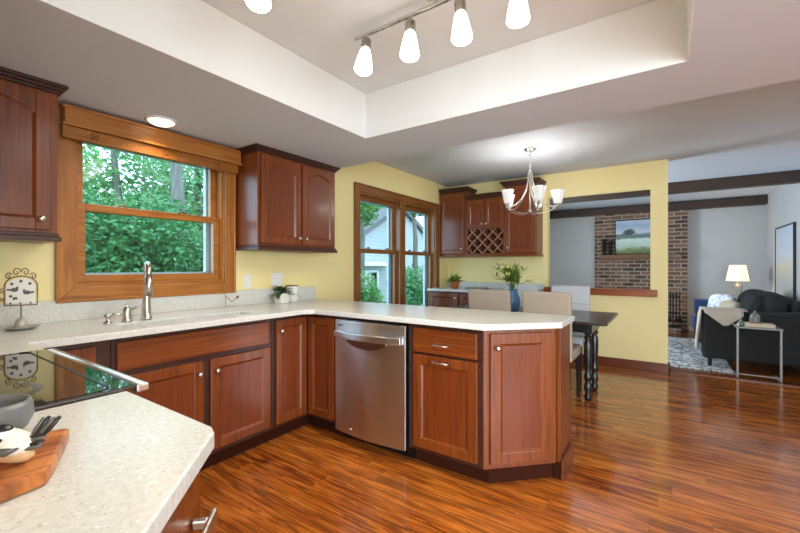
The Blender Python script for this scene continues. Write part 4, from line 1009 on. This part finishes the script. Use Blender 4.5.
at_origin(t, (5.74, -.672, .5555)); tag(t, 'small smoky glass bottle on the side table beside the book', 'bottle')

# lamp and its table, armchair
t = thing('end_table', 'small dark end table behind the sofa carrying the lamp', 'table', (8.5, -.95, 0))
MB().box(8.28, 8.72, -1.18, -.74, .54, .57).build('tabletop', M['black_wood'], t, .003)
for x in (8.31, 8.69):
    for y in (-1.15, -.77): MB().box(x-.02, x+.02, y-.02, y+.02, 0.0, .54).build('leg', M['black_wood'], t)
t = thing('table_lamp', 'lit table lamp with cream shade and gray glass column', 'lamp', (8.5, -.95, .57))
MB().lathe([(.085, 0), (.085, .02), (.07, .024)], (8.5, -.95, .5705), 24).build('base', M['nickel'], t)
for k, r in enumerate((0,)):
    MB().lathe([(.055, 0), (.058, .01), (.058, .30), (.045, .315), (.012, .32), (.012, .345)], (8.5, -.95, .595), 20).build('column', M['smoke_glass'], t, 0, True)
MB().tube([(8.5, -.95, .93), (8.5, -.95, 1.02)], .01, 8).build('socket', M['nickel'], t)
MB().lathe([(.150, 0), (.105, .262)], (8.5, -.95, .982), 32, capb=False, capt=False).build('lamp_shade', M['lamp_shade'], t, 0, True, solid=.004)
point('lamp_bulb', (8.5, -.95, 1.08), 9, (1, .74, .42), .04, t)
t = thing('armchair', 'blue velvet armchair by the fireplace, top of its back showing', 'chair', (8.45, -.52, 0))
MB().box(8.20, 8.72, -.70, -.35, .14, .40).build('seat', M['blue_velvet'], t, .03)
MB().box(8.56, 8.74, -.74, -.38, .25, .655).build('backrest', M['blue_velvet'], t, .03)
for x in (8.23, 8.69):
    for y in (-.67, -.40): MB().lathe([(.014, 0), (.02, .14)], (x, y, .0), 10).build('leg', M['black_wood'], t)
t = thing('framed_picture', 'tall gray canvas picture in a black frame on the side wall', 'painting', (7.75, YS, .77))
m = MB(); m.box(7.22, 8.30, YS+.001, YS+.03, .765, .785).box(7.22, 8.30, YS+.001, YS+.03, 1.79, 1.81).box(7.22, 7.24, YS+.001, YS+.03, .785, 1.79).box(8.28, 8.30, YS+.001, YS+.03, .785, 1.79)
m.build('frame', M['black'], t)
MB().box(7.24, 8.28, YS+.001, YS+.022, .785, 1.79).build('canvas', M['abstract'], t)

# ------------------------------------------------------------------ outdoors
struct(box('ground_lawn', M['lawn'], None, -10, 45, YW+.17, 45, -.6, -.45, 0))
def foliage(name, mat, parent, blobs, n, size, seed):
    R = random.Random(seed); vs = []; fs = []; tot = sum(b[3]*b[4] for b in blobs)
    org = ORG[parent.name]
    for (x, y, z, rx, rz) in blobs:
        k = int(n*rx*rz/tot)
        for i in range(k):
            d = Vector((R.gauss(0, 1), R.gauss(0, 1), R.gauss(0, 1))).normalized(); r = R.uniform(.55, 1.05)
            c = Vector((x + d.x*rx*r, y + d.y*rx*r, z + d.z*rz*r)) - org
            a = Vector((R.gauss(0, 1), R.gauss(0, 1), R.gauss(0, .6))).normalized(); b = a.orthogonal().normalized()
            b = (Matrix.Rotation(R.uniform(0, 6.28), 3, a) @ b); s = size*R.uniform(.6, 1.3)
            j = len(vs); vs += [c - a*s, c + b*s*.5, c + a*s, c - b*s*.5]; fs.append((j, j+1, j+2, j+3))
    me = bpy.data.meshes.new(name); me.from_pydata([tuple(v) for v in vs], [], fs); me.materials.append(mat)
    o = bpy.data.objects.new(name, me); COL.objects.link(o); o.parent = parent; ORG[o.name] = org; return o
def tree(label, x, y, h, r, mat, n, size, seed, name='tree', tr=.14, low=1.6):
    R = random.Random(seed); t = thing(name, label, 'tree', (x, y, -.45), 'trees beyond the windows')
    MB().tube([(x, y, -.45), (x+.1, y, h*.4), (x-.1, y+.1, h*.8)], [tr, tr*.8, tr*.3], 10).build('trunk', M['bark'], t, 0, True)
    bl_ = []
    for i in range(9):
        z = low + (h-low)*R.uniform(0, 1); rr = r*R.uniform(.4, .75)
        bl_.append((x + R.uniform(-r, r)*.7, y + R.uniform(-r, r)*.6, z, rr, rr*.8))
    foliage('crown', mat, t, bl_, n, size, seed); return t
def bush(label, x, y, h, r, mat, n, size, seed):
    R = random.Random(seed); t = thing('bush', label, 'bush', (x, y, -.45), 'shrubs outside the windows')
    bl_ = [(x + R.uniform(-.5, .5)*r, y + R.uniform(-.3, .3)*r, -.45 + h*(.25+.5*R.random()), r*R.uniform(.5, .8), h*.28) for i in range(7)]
    foliage('foliage', mat, t, bl_, n, size, seed)
    MB().tube([(x, y, -.45), (x+.05, y, h*.4-.3)], .03, 6).build('stem', M['bark'], t); return t
for i, (x, y, h, r, n_, lb) in enumerate([(2.0, 6.4, 2.75, .85, 9000, 'dark green shrub outside the sink window, nearest the wire ornament'), (2.95, 6.7, 2.75, .85, 9000, 'dark green shrub straight behind the faucet'),
        (3.75, 7.2, 2.3, .7, 8000, 'low dark shrub outside the sink window beside the gray trunk'), (3.3, 9.6, 3.6, 1.1, 6000, 'taller shrub peeking over the dark hedge behind the faucet'), (5.1, 10.2, 3.0, .9, 5000, 'shrub in front of the distant pale house')]):
    bush(lb, x, y, h, r, M['leaf_dark' if i < 3 else 'leaf_mid'], n_, .045, 20+i)
bush('mid green shrub outside the left pane of the double window', 7.9, 6.6, 1.55, .7, M['leaf_mid'], 4000, .055, 31)
bush('dark shrub outside the right pane of the double window', 11.0, 7.0, 1.75, .8, M['leaf_dark'], 4000, .055, 32)
for i, (x, y, h, r, mt, lb) in enumerate([
    (4.5, 12.8, 7.0, 1.9, 'leaf_mid', 'leafy tree filling the upper sash over the shrubs'), (6.4, 12.0, 7.0, 1.6, 'leaf_pale', 'pale leafy tree beside the house seen past the sink window'),
    (4.9, 18.5, 9.0, 2.5, 'leaf_pale', 'tall pale tree far behind the sink window shrubs'), (6.6, 27.0, 10.5, 2.8, 'leaf_mid', 'tall green tree rising behind the distant pale house'),
    (9.4, 8.0, 5.6, .9, 'leaf_mid', 'slender tree overhanging the gabled house in the left pane'), (15.3, 9.7, 6.2, .8, 'leaf_dark', 'dark branch tree in front of the gable in the right pane'),
    (11.5, 25.0, 10, 3.0, 'leaf_pale', 'large pale tree behind the gabled house'), (21.5, 22.5, 9.5, 3.0, 'leaf_mid', 'large green tree beyond the gabled house ridge')]):
    tree(lb, x, y, h, r, M[mt], 7600 if y < 13 else 5600, .075 if y < 13 else .12, 60+i, low=(2.95 if x < 10 else 3.5) if x in (9.4, 15.3) else 1.6)
t = MB().tube([(4.15, 8.6, -.45), (4.2, 8.6, 2.0), (4.12, 8.7, 4.5)], [.16, .13, .10], 12).build('bare_tree', M['bark'], None, 0, True)
at_origin(t, (4.15, 8.6, -.45)); tag(t, 'bare gray tree trunk beside the distant pale house', 'tree')
# gabled neighbour house
t = thing('house', 'pale gabled neighbor house seen through the double window', 'house', (16.0, 13.0, -.45))
MB().prism([(11.8, -.45), (20.2, -.45), (20.2, 2.0), (16.0, 4.15), (11.8, 2.0)], 11.0, 17.0, 'b').build('wall', M['clapboard'], t)
m = MB()
m.prism([(11.4, 1.72), (16.0, 4.08), (16.0, 4.32), (11.4, 1.96)], 10.8, 17.2, 'b').prism([(16.0, 4.08), (20.6, 1.72), (20.6, 1.96), (16.0, 4.32)], 10.8, 17.2, 'b'); m.build('roof', M['shingle'], t)
w = MB().box(12.6, 14.2, 10.93, 11.0, -.1, 1.05).build('window', M['white_frame'], t)
MB().box(12.7, 13.36, 10.9, 10.935, 0, .95).box(13.44, 14.1, 10.9, 10.935, 0, .95).build('window_pane', M['cooktop'], w)
MB().box(11.5, 14.8, 10.2, 11.0, 1.25, 1.42).build('porch_roof', M['white_frame'], t)
t = thing('house', 'distant pale house beyond the shrubs in the sink window', 'house', (10.5, 18.0, -.45))
MB().box(8.1, 10.9, 16.0, 20.0, -.45, 3.2).build('wall', M['clapboard'], t)
MB(Fr((0,0,0), (1,0,0), (0,1,0))).prism([(15.7, 3.2), (20.3, 3.2), (18.0, 4.6)], 7.8, 11.2, 'a').build('roof', M['shingle'], t)
w = MB().box(8.45, 9.05, 15.95, 16.0, 1.1, 2.3).build('window', M['white_frame'], t)
MB().box(8.52, 8.98, 15.92, 15.955, 1.17, 2.23).build('window_pane', M['cooktop'], w)
